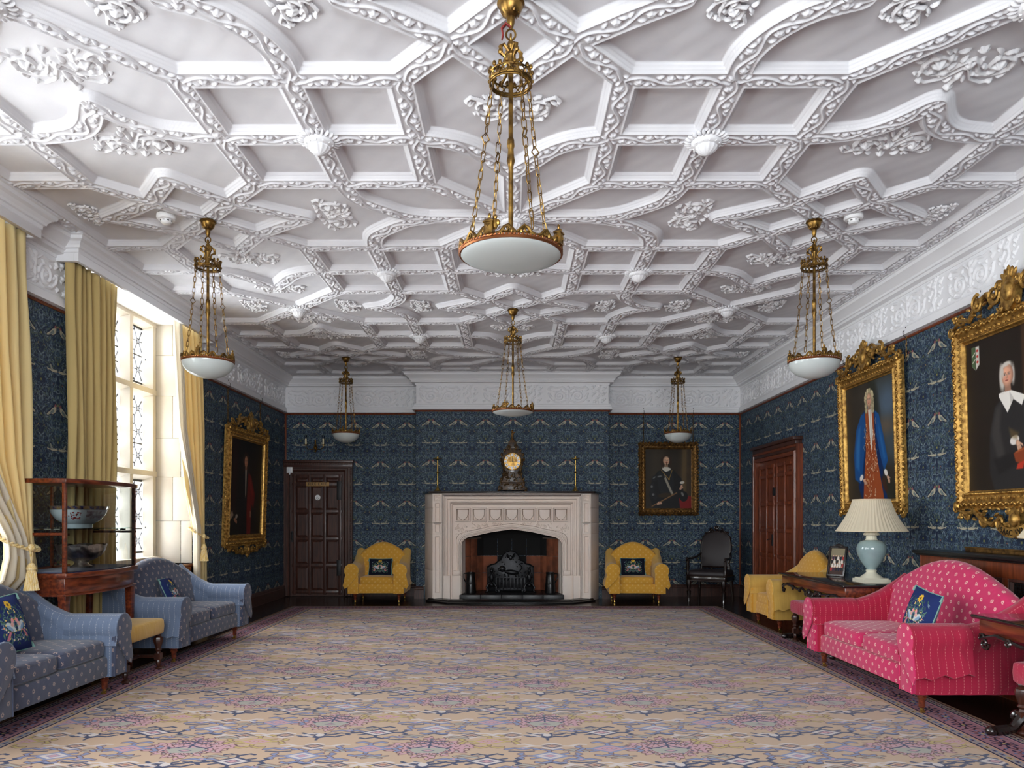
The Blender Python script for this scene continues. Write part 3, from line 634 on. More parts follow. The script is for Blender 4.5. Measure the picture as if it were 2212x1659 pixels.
# ---------------------------------------------------------------- windows
def bar(m, y0, z0, y1, z1, w, x=0, t=.012):
    d = math.hypot(y1-y0, z1-z0); ny, nz = -(z1-z0)/d*w/2, (y1-y0)/d*w/2
    P = [(y0+ny, z0+nz), (y1+ny, z1+nz), (y1-ny, z1-nz), (y0-ny, z0-nz)]
    V = [(x-t/2, y, z) for y, z in P]+[(x+t/2, y, z) for y, z in P]
    m.add(V, [(0,1,2,3),(7,6,5,4),(0,4,5,1),(1,5,6,2),(2,6,7,3),(3,7,4,0)])
LW, TIERS = .44, [(.93, 1.82), (1.97, 2.82), (2.97, 3.66)]
lead_cache = {}
def leading(h):
    key = round(h, 2)
    if key in lead_cache: return lead_cache[key]
    m = MB(); nx = 2; px = LW/nx; nz = max(2, round(h/.28)); pz = h/nz
    for i in range(nx):
        for k in range(nz):
            cx, cz = (i+.5)*px, (k+.5)*pz; s = .026
            bar(m, cx-s, cz-s, cx+s, cz-s, .009); bar(m, cx-s, cz+s, cx+s, cz+s, .009); bar(m, cx-s, cz-s, cx-s, cz+s, .009); bar(m, cx+s, cz-s, cx+s, cz+s, .009)
            for sy in (-1, 1):
                bar(m, cx+sy*px/2, cz, cx+sy*s, cz, .009)
                for sz in (-1, 1):
                    bar(m, cx+sy*s, cz+sz*s, cx+sy*(px/2-.02), cz+sz*(pz/2-.04), .009); bar(m, cx+sy*(px/2-.02), cz+sz*(pz/2-.04), cx+sy*(px/2-.02), cz+sz*pz/2, .009)
                    bar(m, cx+sy*(px/2-.02), cz+sz*(pz/2-.04), cx+sy*px/2, cz+sz*(pz/2-.06), .009)
    for k in range(1, nz, 2 if nz > 2 else 1): bar(m, 0, k*pz, LW, k*pz, .014)
    o = m.build('leading', M['lead'], smooth=0); lead_cache[key] = o.data; bpy.data.objects.remove(o); return lead_cache[key]
GX = -4.52                                       # glass plane
for wi, (a, b) in enumerate(WIN):
    root = sroot('window_%d' % (wi+1)); n = 4; pit = (b-a-.10)/n
    # stone jambs (ashlar blocks), head, sill
    for side, y0, y1 in (('far', b, b+.14), ('near', a-.14, a)):
        zs = [.80, 1.32, 1.86, 2.34, 2.86, 3.36, 3.80]
        for k in range(len(zs)-1):
            for q, (x0, x1) in enumerate(((-4.42, -4.20), (-4.197, XL-.005)) if k % 2 else ((-4.42, -4.10), (-4.097, XL-.005))):
                m = MB(); m.box(x0, x1-.002, y0, y1, zs[k]+.0015, zs[k+1]-.0015); m.build('stone', M['ashlar'], root, bev=.003)
    m = MB(); m.box(-4.62, XL-.01, a-.1, b+.1, 3.74, 3.9); m.build('soffit', M['plaster_flat'], root, smooth=0)
    m = MB(); m.box(-4.62, -4.34, a-.12, b+.12, .70, .885); m.build('sill', M['ashlar'], root, bev=.01)
    m = MB(); m.box(-4.36, XL+.02, a-.01, b+.01, .76, .80); m.build('window_seat', M['oakr'], root, bev=.008)
    m = MB(); m.box(XL+.0, XL+.012, a+.02, b-.02, .05, .76); [m.box(XL+.012, XL+.03, y-.04, y+.04, .05, .76) for y in np.linspace(a+.06, b-.06, 5)]; m.box(XL+.012, XL+.03, a+.02, b-.02, .68, .76); m.build('panelling', M['oakr'], root, bev=.004)
    # mullions and transoms with splayed inner edges
    def splay(y, w=.16):
        return [(-4.62, y-w/2), (-4.50, y-w/2), (-4.40, y-.035), (-4.40, y+.035), (-4.50, y+w/2), (-4.62, y+w/2)]
    for k in range(n+1):
        y = a+.05+k*pit
        m = MB(); P = splay(y); m.loft([[(x, yy, z) for x, yy in P] for z in (.88, 3.74)]); m.build('mullion', M['ashlar'], root, smooth=20)
    for z in (1.895, 2.895, 3.73):
        m = MB(); w = .15; P = [(-4.62, z-w/2), (-4.50, z-w/2), (-4.395, z-.03), (-4.395, z+.03), (-4.50, z+w/2), (-4.62, z+w/2)]
        m.loft([[(x, y, zz) for x, zz in P] for y in (a-.02, b+.02)]); m.build('transom', M['ashlar'], root, smooth=20)
    for k in range(n):
        yc = a+.05+(k+.5)*pit; y0 = yc-LW/2
        for t, (z0, z1) in enumerate(TIERS):
            l = bpy.data.objects.new('leading', leading(z1-z0)); COL.objects.link(l); l.parent = root; l.location = (GX, y0, z0)
            g = panel('pane', [(GX-.004, y0, z0), (GX-.004, y0+LW, z0), (GX-.004, y0+LW, z1), (GX-.004, y0, z1)], M['glass'], root)
            if k == 3 and t in (0, 2) or k == 1 and t == 1:
                m = MB(); prof = [(0, -.012), (.026, -.012), (.026, .02), (0, .02)]
                m.frame(0, LW, 0, z1-z0, prof, M=TR(GX, y0, z0) @ RZ(PI/2))
                m.box(GX, GX+.05, y0+LW-.02, y0+LW+.03, z0+.3, z0+.32); m.build('iron_casement', M['blackiron'], root, smooth=0)

# ---------------------------------------------------------------- ceiling: moulded ribs as real relief
SEG = []
def poly_rib(P): SEG.append([(p[0]*UI, p[1]*UJ) for p in P])
def build_net():
    A = poly_rib
    for J in (0, 4):
        s = 1 if J == 0 else -1
        A([(0, J), (.5, J+s*.5)]); A([(.25, J+s*.25), (0, J+s*.55)]); A([(.25, J+s*.25), (.45, J+s*.115), (.64, J)])
    for sx in (-1, 1):
        for sy in (-1, 1):
            A([(2, 2), (2+sx*.5, 2+sy*.5)]); A([(2+sx*.25, 2+sy*.25), (2, 2+sy*.55)]); A([(2+sx*.25, 2+sy*.25), (2+sx*.45, 2+sy*.115), (2+sx*.64, 2)])
    for J, s in ((0, 1), (4, -1)):
        for sx in (-1, 1): A([(2, J), (2+sx*.5, J+s*.5)])
    A([(0, 2), (.5, 1.5)]); A([(0, 2), (.5, 2.5)]); A([(0, 2), (.55, 1.995)]); A([(0, 2), (0, 1.38)])
    for j in (.5, 1, 1.5, 2.5, 3, 3.5): A([(.5, j), (1.5, j)]); A([(2.5, j), (3.1, j)])
    for i in (.5, 1, 1.5, 2.5):
        for J in (0, 2): A([(i, J+.5), (i, J+1.5)])
    def arc(P):   # smooth curve through points (Catmull-Rom)
        P = [np.array(p) for p in P]; Q = [2*P[0]-P[1]]+P+[2*P[-1]-P[-2]]; out = []
        for k in range(1, len(Q)-2):
            for t in np.linspace(0, 1, 6, endpoint=False):
                out.append(tuple(.5*((2*Q[k])+(-Q[k-1]+Q[k+1])*t+(2*Q[k-1]-5*Q[k]+4*Q[k+1]-Q[k+2])*t*t+(-Q[k-1]+3*Q[k]-3*Q[k+1]+Q[k+2])*t**3)))
        return out+[tuple(P[-1])]
    c1 = [(0, 0), (.25, -.045), (.38, -.13), (.5, -.30)]; c2 = [(0, 0), (.175, .046), (.30, .13), (.39, .25), (.5, .38)]
    A(arc([(1.5+x, 1+y) for x, y in c1])); A(arc([(2.5-x, 1+y) for x, y in c1])); A(arc([(.5-x, 3+y) for x, y in c1]))
    A(arc([(.5-x, 1+y) for x, y in c2])); A(arc([(1.5+x, 3+y) for x, y in c2])); A(arc([(2.5-x, 3+y) for x, y in c2]))
    q = [(1, .5), (.953, .706), (.834, .84), (.70, .945), (.55, .995)]
    A(arc([(x, 1+y) for x, y in q])); A(arc([(x, 3-y) for x, y in q]))
    t = [(1, .5), (1.0, .34), (1.06, .19), (1.17, .07), (1.32, 0)]
    A(arc(t)); A(arc([(x, 4-y) for x, y in t]))
build_net()
# everything mirrored about i=0 and repeated in j with period 4
def net(i0, i1, j0, j1, extra=()):
    x0, x1, y0, y1 = i0*UI-.3, i1*UI+.3, j0*UJ-.3, j1*UJ+.3; out = []
    for P in SEG:
        for sx in (1, -1):
            for k in range(-2, 3):
                Q = [(sx*p[0], p[1]+k*4*UJ) for p in P]
                if max(p[0] for p in Q) > x0 and min(p[0] for p in Q) < x1 and max(p[1] for p in Q) > y0 and min(p[1] for p in Q) < y1: out.append(Q)
    return out+list(extra)
PX = np.array([0, .056, .059, .063, .070, .074, .084, .088, .098, .103, .110]); PZ = np.array([0, 0, -.004, -.008, -.008, .008, .009, .022, .023, .040, .040])
def relief(X, Y, polys, fine=True):
    D = np.full(X.shape, 1e3); S = np.zeros(X.shape); T = np.zeros(X.shape)
    for P in polys:
        s0 = 0
        for k in range(len(P)-1):
            (ax, ay), (bx, by) = P[k], P[k+1]; L = math.hypot(bx-ax, by-ay)
            if L < 1e-6: continue
            ux, uy = (bx-ax)/L, (by-ay)/L
            pad = .16; mk = (X > min(ax, bx)-pad) & (X < max(ax, bx)+pad) & (Y > min(ay, by)-pad) & (Y < max(ay, by)+pad)
            if mk.any():
                dx, dy = X[mk]-ax, Y[mk]-ay; s = np.clip(dx*ux+dy*uy, 0, L); t = dx*uy-dy*ux
                d = np.hypot(dx-s*ux, dy-s*uy)
                cur = D[mk]; better = d < cur
                cur = np.where(better, d, cur); D[mk] = cur
                q = S[mk]; q[better] = (s+s0)[better]; S[mk] = q; q = T[mk]; q[better] = t[better]; T[mk] = q
            s0 += L
    Z = np.interp(D, PX, PZ)
    if fine:
        p = .34; f = 2*PI*S/p; w = lambda v: np.clip(v, 0, 1)
        t0 = .028*np.sin(f); R = .013*w(1.2*(1-np.abs(T-t0)/.009))**.7
        sl = (S % p)/p
        for ph, side in ((.25, -1), (.75, 1)):
            ds = (sl-ph)*p; dt = T-side*.018; r = np.hypot(ds, dt); th = np.arctan2(dt, ds)
            R = np.maximum(R, .018*w(1.25*(1-r/(.031*(.84+.18*np.cos(5*th)))))**.6-.008*np.exp(-(r/.006)**2))
        for ph, side, a in ((.0, 1, .7), (.08, -1, -.6), (.5, -1, -.7), (.58, 1, .6), (.38, -1, .5), (.88, 1, -.5)):
            ds = ((sl-ph+.5) % 1-.5)*p; dt = T-side*.032; u = ds*math.cos(a)+dt*math.sin(a); v = -ds*math.sin(a)+dt*math.cos(a)
            R = np.maximum(R, .015*w(1.3*(1-np.hypot(u/.027, v/.011)))**.6)
        Z = Z-R*w((.060-D)/.006)
    return Z, D
CEIL = sroot('ceiling')
def bay(name, i0, i1, j0, j1, step, extra=(), fine=True, clip=None):
    nx = int(round((i1-i0)*UI/step))+1; ny = int(round((j1-j0)*UJ/step))+1
    x = np.linspace(i0*UI, i1*UI, nx); y = np.linspace(j0*UJ, j1*UJ, ny); X, Y = np.meshgrid(x, y)
    Z, D = relief(X.ravel(), Y.ravel(), net(i0, i1, j0, j1, extra), fine)
    Z = Z+.0012*np.sin(X.ravel()*37)*np.sin(Y.ravel()*29)*(D > .115)
    Z = Z.reshape(ny, nx); Z[1:-1, 1:-1] = (10*Z[1:-1, 1:-1]+Z[:-2, 1:-1]+Z[2:, 1:-1]+Z[1:-1, :-2]+Z[1:-1, 2:])/14
    V = np.stack([X.ravel(), Y.ravel(), Z.ravel()], 1)
    return gridmesh(name, V[:, :], nx, ny, M['plaster'])
IB = 2.97                                           # border rib line
st = .0051
bA = bay('rib_bay', 0, 2, 0, 2, st); bA2 = bay('rib_bay', 0, 2, 2, 4, st)
brd = [[(IB*UI, -20), (IB*UI, 20)]]
bB = bay('rib_bay', 2, 3.09, 0, 2, st*1.1, brd); bB2 = bay('rib_bay', 2, 3.09, 2, 4, st*1.1, brd)
def put(me, name, x=0, y=0, sx=1, parent=CEIL, z=ZC, rz=0, s=1):
    o = bpy.data.objects.new(name, me); COL.objects.link(o); o.parent = parent; o.location = (x, y, z); o.scale = (sx*s, s, s); o.rotation_euler = (0, 0, rz); return o
for k in (-2, 0, 2, 4):
    y = Y0+(0 if k % 4 == 0 else 0)*UJ+((k//4)*4)*UJ
    for sx in (1, -1):
        put(bA if k % 4 == 0 else bA2, 'rib_bay', 0, y, sx); put(bB if k % 4 == 0 else bB2, 'rib_bay', 0, y, sx)
# far strip, cut by the cornice and the chimney breast
jr, jb = (YB-.20-Y0)/UJ, (BY-.20-Y0)/UJ; xb = BX1+.2
bx0, bx1 = BX0-.2, BX1+.2; yr, ybk = YB-.2-Y0-.11, BY-.2-Y0-.11
edge = [[(-IB*UI, yr), (bx0-.09, yr), (bx0-.09, ybk), (bx1+.09, ybk), (bx1+.09, yr), (IB*UI, yr)], [(IB*UI, 4*UJ), (IB*UI, yr)], [(-IB*UI, 4*UJ), (-IB*UI, yr)]]
me = bay('rib_bay', -3.09, 3.09, 6, jr+.05, .0095, edge, True); put(me, 'rib_bay', 0, Y0)

# floral sprays on the flat fields (one relief mesh, copied)
def spray_mesh(kind):
    st = .0055; nx, ny = int(.66/st), int(.46/st); x = (np.arange(nx)-nx/2)*st; y = (np.arange(ny)-ny/2)*st; X, Y = np.meshgrid(x, y); H = np.zeros(X.shape)
    def blob(cx, cy, rx, ry, h, a=0, pet=0):
        nonlocal H
        u = (X-cx)*math.cos(a)+(Y-cy)*math.sin(a); v = -(X-cx)*math.sin(a)+(Y-cy)*math.cos(a); r = np.hypot(u/rx, v/ry)
        if pet: r = r/(.8+.22*np.cos(pet*np.arctan2(v, u)))
        H = np.maximum(H, h*np.sqrt(np.clip(1.15*(1-r*r), 0, 1)))
    def stem(P, w, h):
        nonlocal H
        for k in range(len(P)-1):
            (ax, ay), (bx, by) = P[k], P[k+1]; L = math.hypot(bx-ax, by-ay)+1e-9; s = np.clip(((X-ax)*(bx-ax)+(Y-ay)*(by-ay))/L**2, 0, 1)
            H = np.maximum(H, h*np.clip(1.3-np.hypot(X-ax-s*(bx-ax), Y-ay-s*(by-ay))/w, 0, 1)**.6)
    r = random.Random(kind)
    for sx in (1, -1):
        cx, cy, R = sx*.155, -.01, .10
        P = [(cx-sx*R*(1-.72*t/22)*math.cos(2*PI*1.25*t/22+.2)*-1*-1, cy+R*(1-.72*t/22)*math.sin(2*PI*1.25*t/22+.2)) for t in range(23)]
        stem([(0, -.06), (sx*.03, -.03)]+P, .009, .022); blob(cx, cy, .042, .042, .034, 0, 5); blob(cx, cy, .013, .013, .042)
        for k in range(11):
            a = k*.62+.3; rr = R*(1.12 if k % 2 else .68); blob(cx+rr*math.cos(a), cy+rr*.9*math.sin(a), .030, .011, .024, a+.9*sx); blob(cx+rr*1.12*math.cos(a+.2), cy+rr*math.sin(a+.2), .014, .014, .026, 0, 5)
        stem([(sx*.02, .03), (sx*.08, .12), (sx*.15, .15), (sx*.19, .13)], .008, .02); blob(sx*.19, .13, .02, .02, .028, 0, 5)
        stem([(sx*.2, -.08), (sx*.26, -.11), (sx*.29, -.07)], .008, .02); blob(sx*.29, -.06, .018, .018, .026, 0, 5); blob(sx*.09, -.12, .032, .012, .024, sx*.6); blob(sx*.04, .12, .03, .012, .024, sx*1.1)
    blob(0, -.01, .034, .05, .032, 0, 6); blob(0, .09, .018, .04, .026); blob(0, -.13, .03, .03, .028, 0, 5)
    if kind == 1: stem([(0, .05), (0, .19)], .01, .02); blob(0, .19, .03, .02, .03, 0, 5)
    K = H > .0005
    for _ in range(2): H = (4*H+np.roll(H, 1, 0)+np.roll(H, -1, 0)+np.roll(H, 1, 1)+np.roll(H, -1, 1))/8
    V = np.stack([X.ravel(), Y.ravel(), .042-H.ravel()], 1)
    return gridmesh('floral_spray', V, nx, ny, M['plaster_flat'], keep=K.ravel())
SP = [spray_mesh(1), spray_mesh(2)]
def spray(i, j, rz=0, k=0, s=1.0):
    for sx in ((1, -1) if abs(i) > .01 else (1,)):
        y = Y0+j*UJ
        put(SP[k], 'floral_spray', sx*i*UI, y, sx, rz=rz*sx, s=s)
for J in (-4, 0, 4):
    if J > -4: spray(0, J+.76, 0, 0, .95); spray(.86, J, PI/2, 1, .8); spray(1.55, J, PI/2, 0, .85); spray(2.42, J, PI/2, 0, .8); spray(2, J+.44, 0, 0, 1.05); spray(2, J+1.1, PI, 0, 1.0); spray(1.17, J+2, PI/2, 1, 1.0); spray(2.75, J+1.97, PI/2, 0, .7)
    if J < 4: spray(0, J+3.08, PI, 0, .95); spray(0, J+2.45, 0, 0, .9); spray(2, J+2.78, 0, 0, .95); spray(2, J+3.5, 0, 1, .9)
# carved pendant bosses at the rib crossings
m = MB()
prof = [(.001, -.105), (.02, -.10), (.05, -.085), (.068, -.06), (.072, -.045), (.085, -.04), (.094, -.03), (.096, -.015), (.086, -.004), (.075, .01)]
m.lathe(prof[:4]+[(.066, -.045)], seg=48, lobes=12, amp=.05); m.lathe([(.07, -.05), (.088, -.042), (.096, -.03), (.096, -.014), (.082, 0)], seg=32)
for k in range(12): a = k*PI/6; m.ell((.084*math.cos(a), .084*math.sin(a), -.042), (.008, .008, .008), 6, 4)
for k in range(8):
    a = k*PI/4+PI/8
    for q in (-.25, 0, .25): m.ell((.112*math.cos(a+q), .112*math.sin(a+q), -.008), (.030, .012, .018), 8, 5, rot=RZ(a+q*1.6))
o = m.build('pendant_boss', M['plaster_flat'], CEIL, (0, 0, ZC)); PB = o.data; bpy.data.objects.remove(o)
for J in (0, 4):
    for i, j in ((1, 1), (1, 3), (-1, 1), (-1, 3), (2, 0), (-2, 0), (0, 2)):
        y = Y0+(J+j)*UJ
        if y < 11.9: put(PB, 'pendant_boss', i*UI, y, 1)
m = MB(); m.box(XL-.9, XR+.3, YN-.3, YB+.4, 4.0, 4.1); m.build('ceiling_slab', M['plaster_flat'], CEIL, smooth=0)

# ---------------------------------------------------------------- cornice, frieze, picture rail
CORN = [(0, 3.80), (.20, 3.80), (.20, 3.775), (.185, 3.77), (.178, 3.745), (.16, 3.735), (.125, 3.71), (.10, 3.685), (.095, 3.665), (.08, 3.66), (.075, 3.635), (.02, 3.625), (.015, 3.60), (0, 3.60)]
LOWM = [(0, 3.285), (.02, 3.285), (.024, 3.27), (.035, 3.262), (.035, 3.235), (.05, 3.228), (.05, 3.195), (.062, 3.19), (.062, 3.178), (.0, 3.172)]
RAIL = [(0, 3.176), (.018, 3.172), (.022, 3.158), (.014, 3.148), (0, 3.148)]
def sweep(m, path, prof):    # path = list of (x,y); profile offset to the left-hand normal
    n = len(path); rings = []
    for i in range(n):
        d0 = Vector((path[i][0]-path[i-1][0], path[i][1]-path[i-1][1])).normalized() if i > 0 else None
        d1 = Vector((path[i+1][0]-path[i][0], path[i+1][1]-path[i][1])).normalized() if i < n-1 else None
        if d0 is None: nn = Vector((-d1.y, d1.x)); k = 1
        elif d1 is None: nn = Vector((-d0.y, d0.x)); k = 1
        else:
            n0, n1 = Vector((-d0.y, d0.x)), Vector((-d1.y, d1.x)); nn = (n0+n1).normalized(); k = 1/max(.3, nn.dot(n0))
        rings.append([(path[i][0]+nn.x*o*k, path[i][1]+nn.y*o*k, z) for o, z in prof])
    m.loft(rings, True, True)
PATH = [(XR, YN), (XR, YB), (BX1, YB), (BX1, BY), (BX0, BY), (BX0, YB), (XL, YB), (XL, WIN[0][1]+.28)]
COR = sroot('trim_1')
for nm, pr, mt in (('cornice', CORN, 'plaster_flat'), ('frieze_moulding', LOWM, 'plaster_flat'), ('picture_rail', RAIL, 'oakr')):
    m = MB(); sweep(m, PATH, pr); m.build(nm, M[mt], COR, smooth=20)
for a, b in ((WIN[1][1]+.14, WIN[0][0]-.14), (WIN[2][1]+.14, WIN[1][0]-.14), (YN, WIN[2][0]-.14)):
    for nm, pr, mt in (('cornice', CORN, 'plaster_flat'), ('frieze_moulding', LOWM, 'plaster_flat'), ('picture_rail', RAIL, 'oakr')):
        m = MB(); sweep(m, [(XL, b), (XL, a)], pr); m.build(nm, M[mt], COR, smooth=20)
# pelmet boxes over the windows
PEL = [(0, 3.86), (.36, 3.86), (.36, 3.79), (.33, 3.785), (.325, 3.755), (.30, 3.745), (.265, 3.72), (.262, 3.70), (.25, 3.695), (.25, 3.585), (.22, 3.58), (.22, 3.70), (0, 3.70)]
for i, (a, b) in enumerate(WIN):
    o = sroot('trim_%d' % (i+2)); ya, yb_ = a-(.46 if i == 0 else .2), b+.28
    m = MB(); m.box(XL+.16, XL+.20, ya, yb_, 3.575, 3.86); m.box(XL, XL+.16, ya, ya+.04, 3.575, 3.86); m.box(XL, XL+.16, yb_-.04, yb_, 3.575, 3.86); m.build('pelmet_board', M['plaster_flat'], o, bev=.003)
    m = MB(); pr = [(0, 3.80), (.10, 3.80), (.10, 3.775), (.085, 3.77), (.078, 3.745), (.05, 3.73), (.03, 3.705), (.025, 3.685), (.008, 3.68), (.006, 3.65), (0, 3.645)]
    sweep(m, [(XL, yb_), (XL+.20, yb_), (XL+.20, ya), (XL, ya)], [(q, z) for q, z in pr]); m.build('pelmet_moulding', M['plaster_flat'], o, smooth=20)
# frieze: one metre of relief, repeated
def frieze_mesh():
    st = .0062; nx, ny = int(round(1.0/st)), int(round(.33/st)); x = np.arange(nx)*st; y = np.arange(ny)*st; X, Y = np.meshgrid(x, y); H = np.zeros(X.shape)
    def blob(cx, cy, rx, ry, h, a=0, pet=0):
        nonlocal H
        u = (X-cx)*math.cos(a)+(Y-cy)*math.sin(a); v = -(X-cx)*math.sin(a)+(Y-cy)*math.cos(a); r = np.hypot(u/rx, v/ry)
        if pet: r = r/(.8+.22*np.cos(pet*np.arctan2(v, u)))
        H = np.maximum(H, h*np.sqrt(np.clip(1.15*(1-r*r), 0, 1)))
    def stem(P, w, h):
        nonlocal H
        for k in range(len(P)-1):
            (ax, ay), (bx, by) = P[k], P[k+1]; L = math.hypot(bx-ax, by-ay)+1e-9; s = np.clip(((X-ax)*(bx-ax)+(Y-ay)*(by-ay))/L**2, 0, 1)
            H = np.maximum(H, h*np.clip(1.3-np.hypot(X-ax-s*(bx-ax), Y-ay-s*(by-ay))/w, 0, 1)**.6)
    C = .37
    blob(C, .27, .034, .036, .022); blob(C, .20, .03, .05, .02); blob(C, .12, .02, .05, .016); blob(C, .05, .05, .03, .018, 0, 5)
    for s in (1, -1):
        for q, (R0, cx, cy, t) in enumerate(((.095, C+s*.14, .13, 1.6),)):
            P = [(cx-s*R0*(1-.8*k/30)*math.cos(2*PI*t*k/30), cy-R0*(1-.8*k/30)*math.sin(2*PI*t*k/30)*-1) for k in range(31)]
            stem(P, .011, .018); blob(cx, cy, .026, .026, .022, 0, 6)
        stem([(C+s*.03, .24), (C+s*.09, .285), (C+s*.18, .27), (C+s*.27, .29), (C+s*.31, .25), (C+s*.28, .23)], .013, .018)
        stem([(C+s*.04, .06), (C+s*.12, .02), (C+s*.22, .04), (C+s*.29, .10), (C+s*.31, .18)], .010, .016)
        for k in range(7): a = k*.9; blob(C+s*(.14+.118*math.cos(a)), .135+.105*math.sin(a), .024, .010, .016, a+.8*s)
        blob(C+s*.31, .05, .03, .026, .018, .5, 5); blob(C+s*.29, .16, .02, .03, .016, 0, 5)
    for (cx, cy) in ((.82, .24), (.82, .10), (.93, .26), (.92, .17), (.91, .06), (.76, .17), (.78, .04), (.86, .30), (.75, .28)):
        blob(cx, cy, .03, .03, .02, 0, 5); blob(cx+.035, cy+.02, .022, .009, .014, .8); blob(cx-.02, cy-.035, .022, .009, .014, -.8)
    stem([(.84, .0), (.82, .1), (.86, .18), (.83, .26), (.86, .33)], .009, .014)
    H[1:-1, 1:-1] = (4*H[1:-1, 1:-1]+H[:-2, 1:-1]+H[2:, 1:-1]+H[1:-1, :-2]+H[1:-1, 2:])/8
    V = np.stack([X.ravel(), -1.3*H.ravel()-.002, Y.ravel()], 1)
    return gridmesh('frieze_panel', V, nx, ny, M['plaster_flat'])
FM = frieze_mesh()
def frieze(x0, y0, x1, y1):      # runs so that local -y faces the room
    L = math.hypot(x1-x0, y1-y0); n = max(1, round(L)); a = math.atan2(y1-y0, x1-x0)
    for k in range(n):
        o = bpy.data.objects.new('frieze_panel', FM); COL.objects.link(o); o.parent = COR
        o.location = (x0+(x1-x0)*k/n, y0+(y1-y0)*k/n, 3.275); o.scale = (L/n, 1, 1); o.rotation_euler = (0, 0, a)
frieze(XL, YB, BX0, YB); frieze(BX0, BY, BX1, BY); frieze(BX1, YB, XR, YB); frieze(BX1, BY, BX1, YB); frieze(XR, YB, XR, YN)
frieze(XL, WIN[0][1]+.28, XL, YB); frieze(XL, WIN[1][1]+.14, XL, WIN[0][0]-.14)
m = MB()
for seg in ((XL, YB, BX0, YB), (BX0, BY, BX1, BY), (BX1, YB, XR, YB)): m.box(seg[0]+.0, seg[2], seg[1]-.006, seg[1]-.001, 3.18, 3.62)
m.box(XR-.006, XR-.001, YN, YB, 3.18, 3.62); m.box(XL+.001, XL+.006, WIN[0][1]+.28, YB, 3.18, 3.62); m.box(XL+.001, XL+.006, WIN[1][1]+.14, WIN[0][0]-.14, 3.18, 3.62)
m.build('frieze_ground', M['plaster_flat'], COR, smooth=0)
# corner beads and skirting
BASE = [(0, 0), (.03, 0), (.03, .15), (.022, .165), (.022, .18), (.012, .20), (0, .205)][::-1]
for nm, path in (('baseboard_right', [(XR, YN), (XR, 10.09)]), ('baseboard_right', [(XR, 11.93), (XR, YB)]), ('baseboard_back', [(XR, YB), (BX1, YB), (BX1, BY), (1.5, BY)]), ('baseboard_back', [(-1.5, BY), (BX0, BY), (BX0, YB), (-2.76, YB)]), ('baseboard_left', [(XL, YB), (XL, YN)])):
    m = MB(); sweep(m, path, BASE); struct(m.build(nm, M['oakd'], smooth=20))
m = MB(); m.box(XR-.03, XR, YB-.03, YB, .2, 3.15); m.box(XL, XL+.03, YB-.03, YB, .2, 3.15); struct(m.build('trim_6', M['oakr'], bev=.004))
# ================================================================ rug
def uvquad(name, P, UV, mt, parent=None): return panel(name, P, mt, parent, UV)
RX0, RX1, RY0, RY1, BW = -3.37, 3.12, .9, 11.31, .42
rug = empty('rug', 'large beige rug with pink, blue and gold motifs covering the middle of the floor', 'rug', (0, 0, 0))
m = MB(); m.box(RX0, RX1, RY0, RY1, 0.001, .011); m.build('backing', M['shade'], rug, smooth=0)
z = .0125
uvquad('field', [(RX0+BW, RY0+BW, z), (RX1-BW, RY0+BW, z), (RX1-BW, RY1-BW, z), (RX0+BW, RY1-BW, z)], [(RX0+BW, RY0), (RX1-BW, RY0), (RX1-BW, RY1-2*BW), (RX0+BW, RY1-2*BW)], M['carpet'], rug)
def bq(P, L): uvquad('border', P, [(0, 0), (L, 0), (L-BW, BW), (BW, BW)], M['carpetb'], rug)
a, b, c, d = (RX0, RY0, z), (RX1, RY0, z), (RX1, RY1, z), (RX0, RY1, z); ai, bi, ci, di = (RX0+BW, RY0+BW, z), (RX1-BW, RY0+BW, z), (RX1-BW, RY1-BW, z), (RX0+BW, RY1-BW, z)
bq([a, b, bi, ai], RX1-RX0); bq([b, c, ci, bi], RY1-RY0); bq([c, d, di, ci], RX1-RX0); bq([d, a, ai, di], RY1-RY0)

# ================================================================ fireplace
FC, FY = -.018, 12.0
fp = empty('fireplace', 'carved pale limestone fireplace with a row of seven blank shields', 'fireplace', (FC, FY, 0))
def arch(w=.82, ap=1.174, sp=1.0, z0=.0):
    L = [(-w, z0), (-w, sp-.09), (-w+.012, sp-.035), (-w+.045, sp+.01), (-w+.10, sp+.04), (-w+.3, sp+.085), (-w*.4, sp+.128), (0, ap)]
    return L+[(-x, z) for x, z in L[-2::-1]]
def sweepxz(m, path, prof, y0=0):   # profile (offset to left normal, y)
    t = MB(); sweep(t, path, prof); m.add([(x, y0+z, y) for x, y, z in t.v], t.f)
HW = 1.288
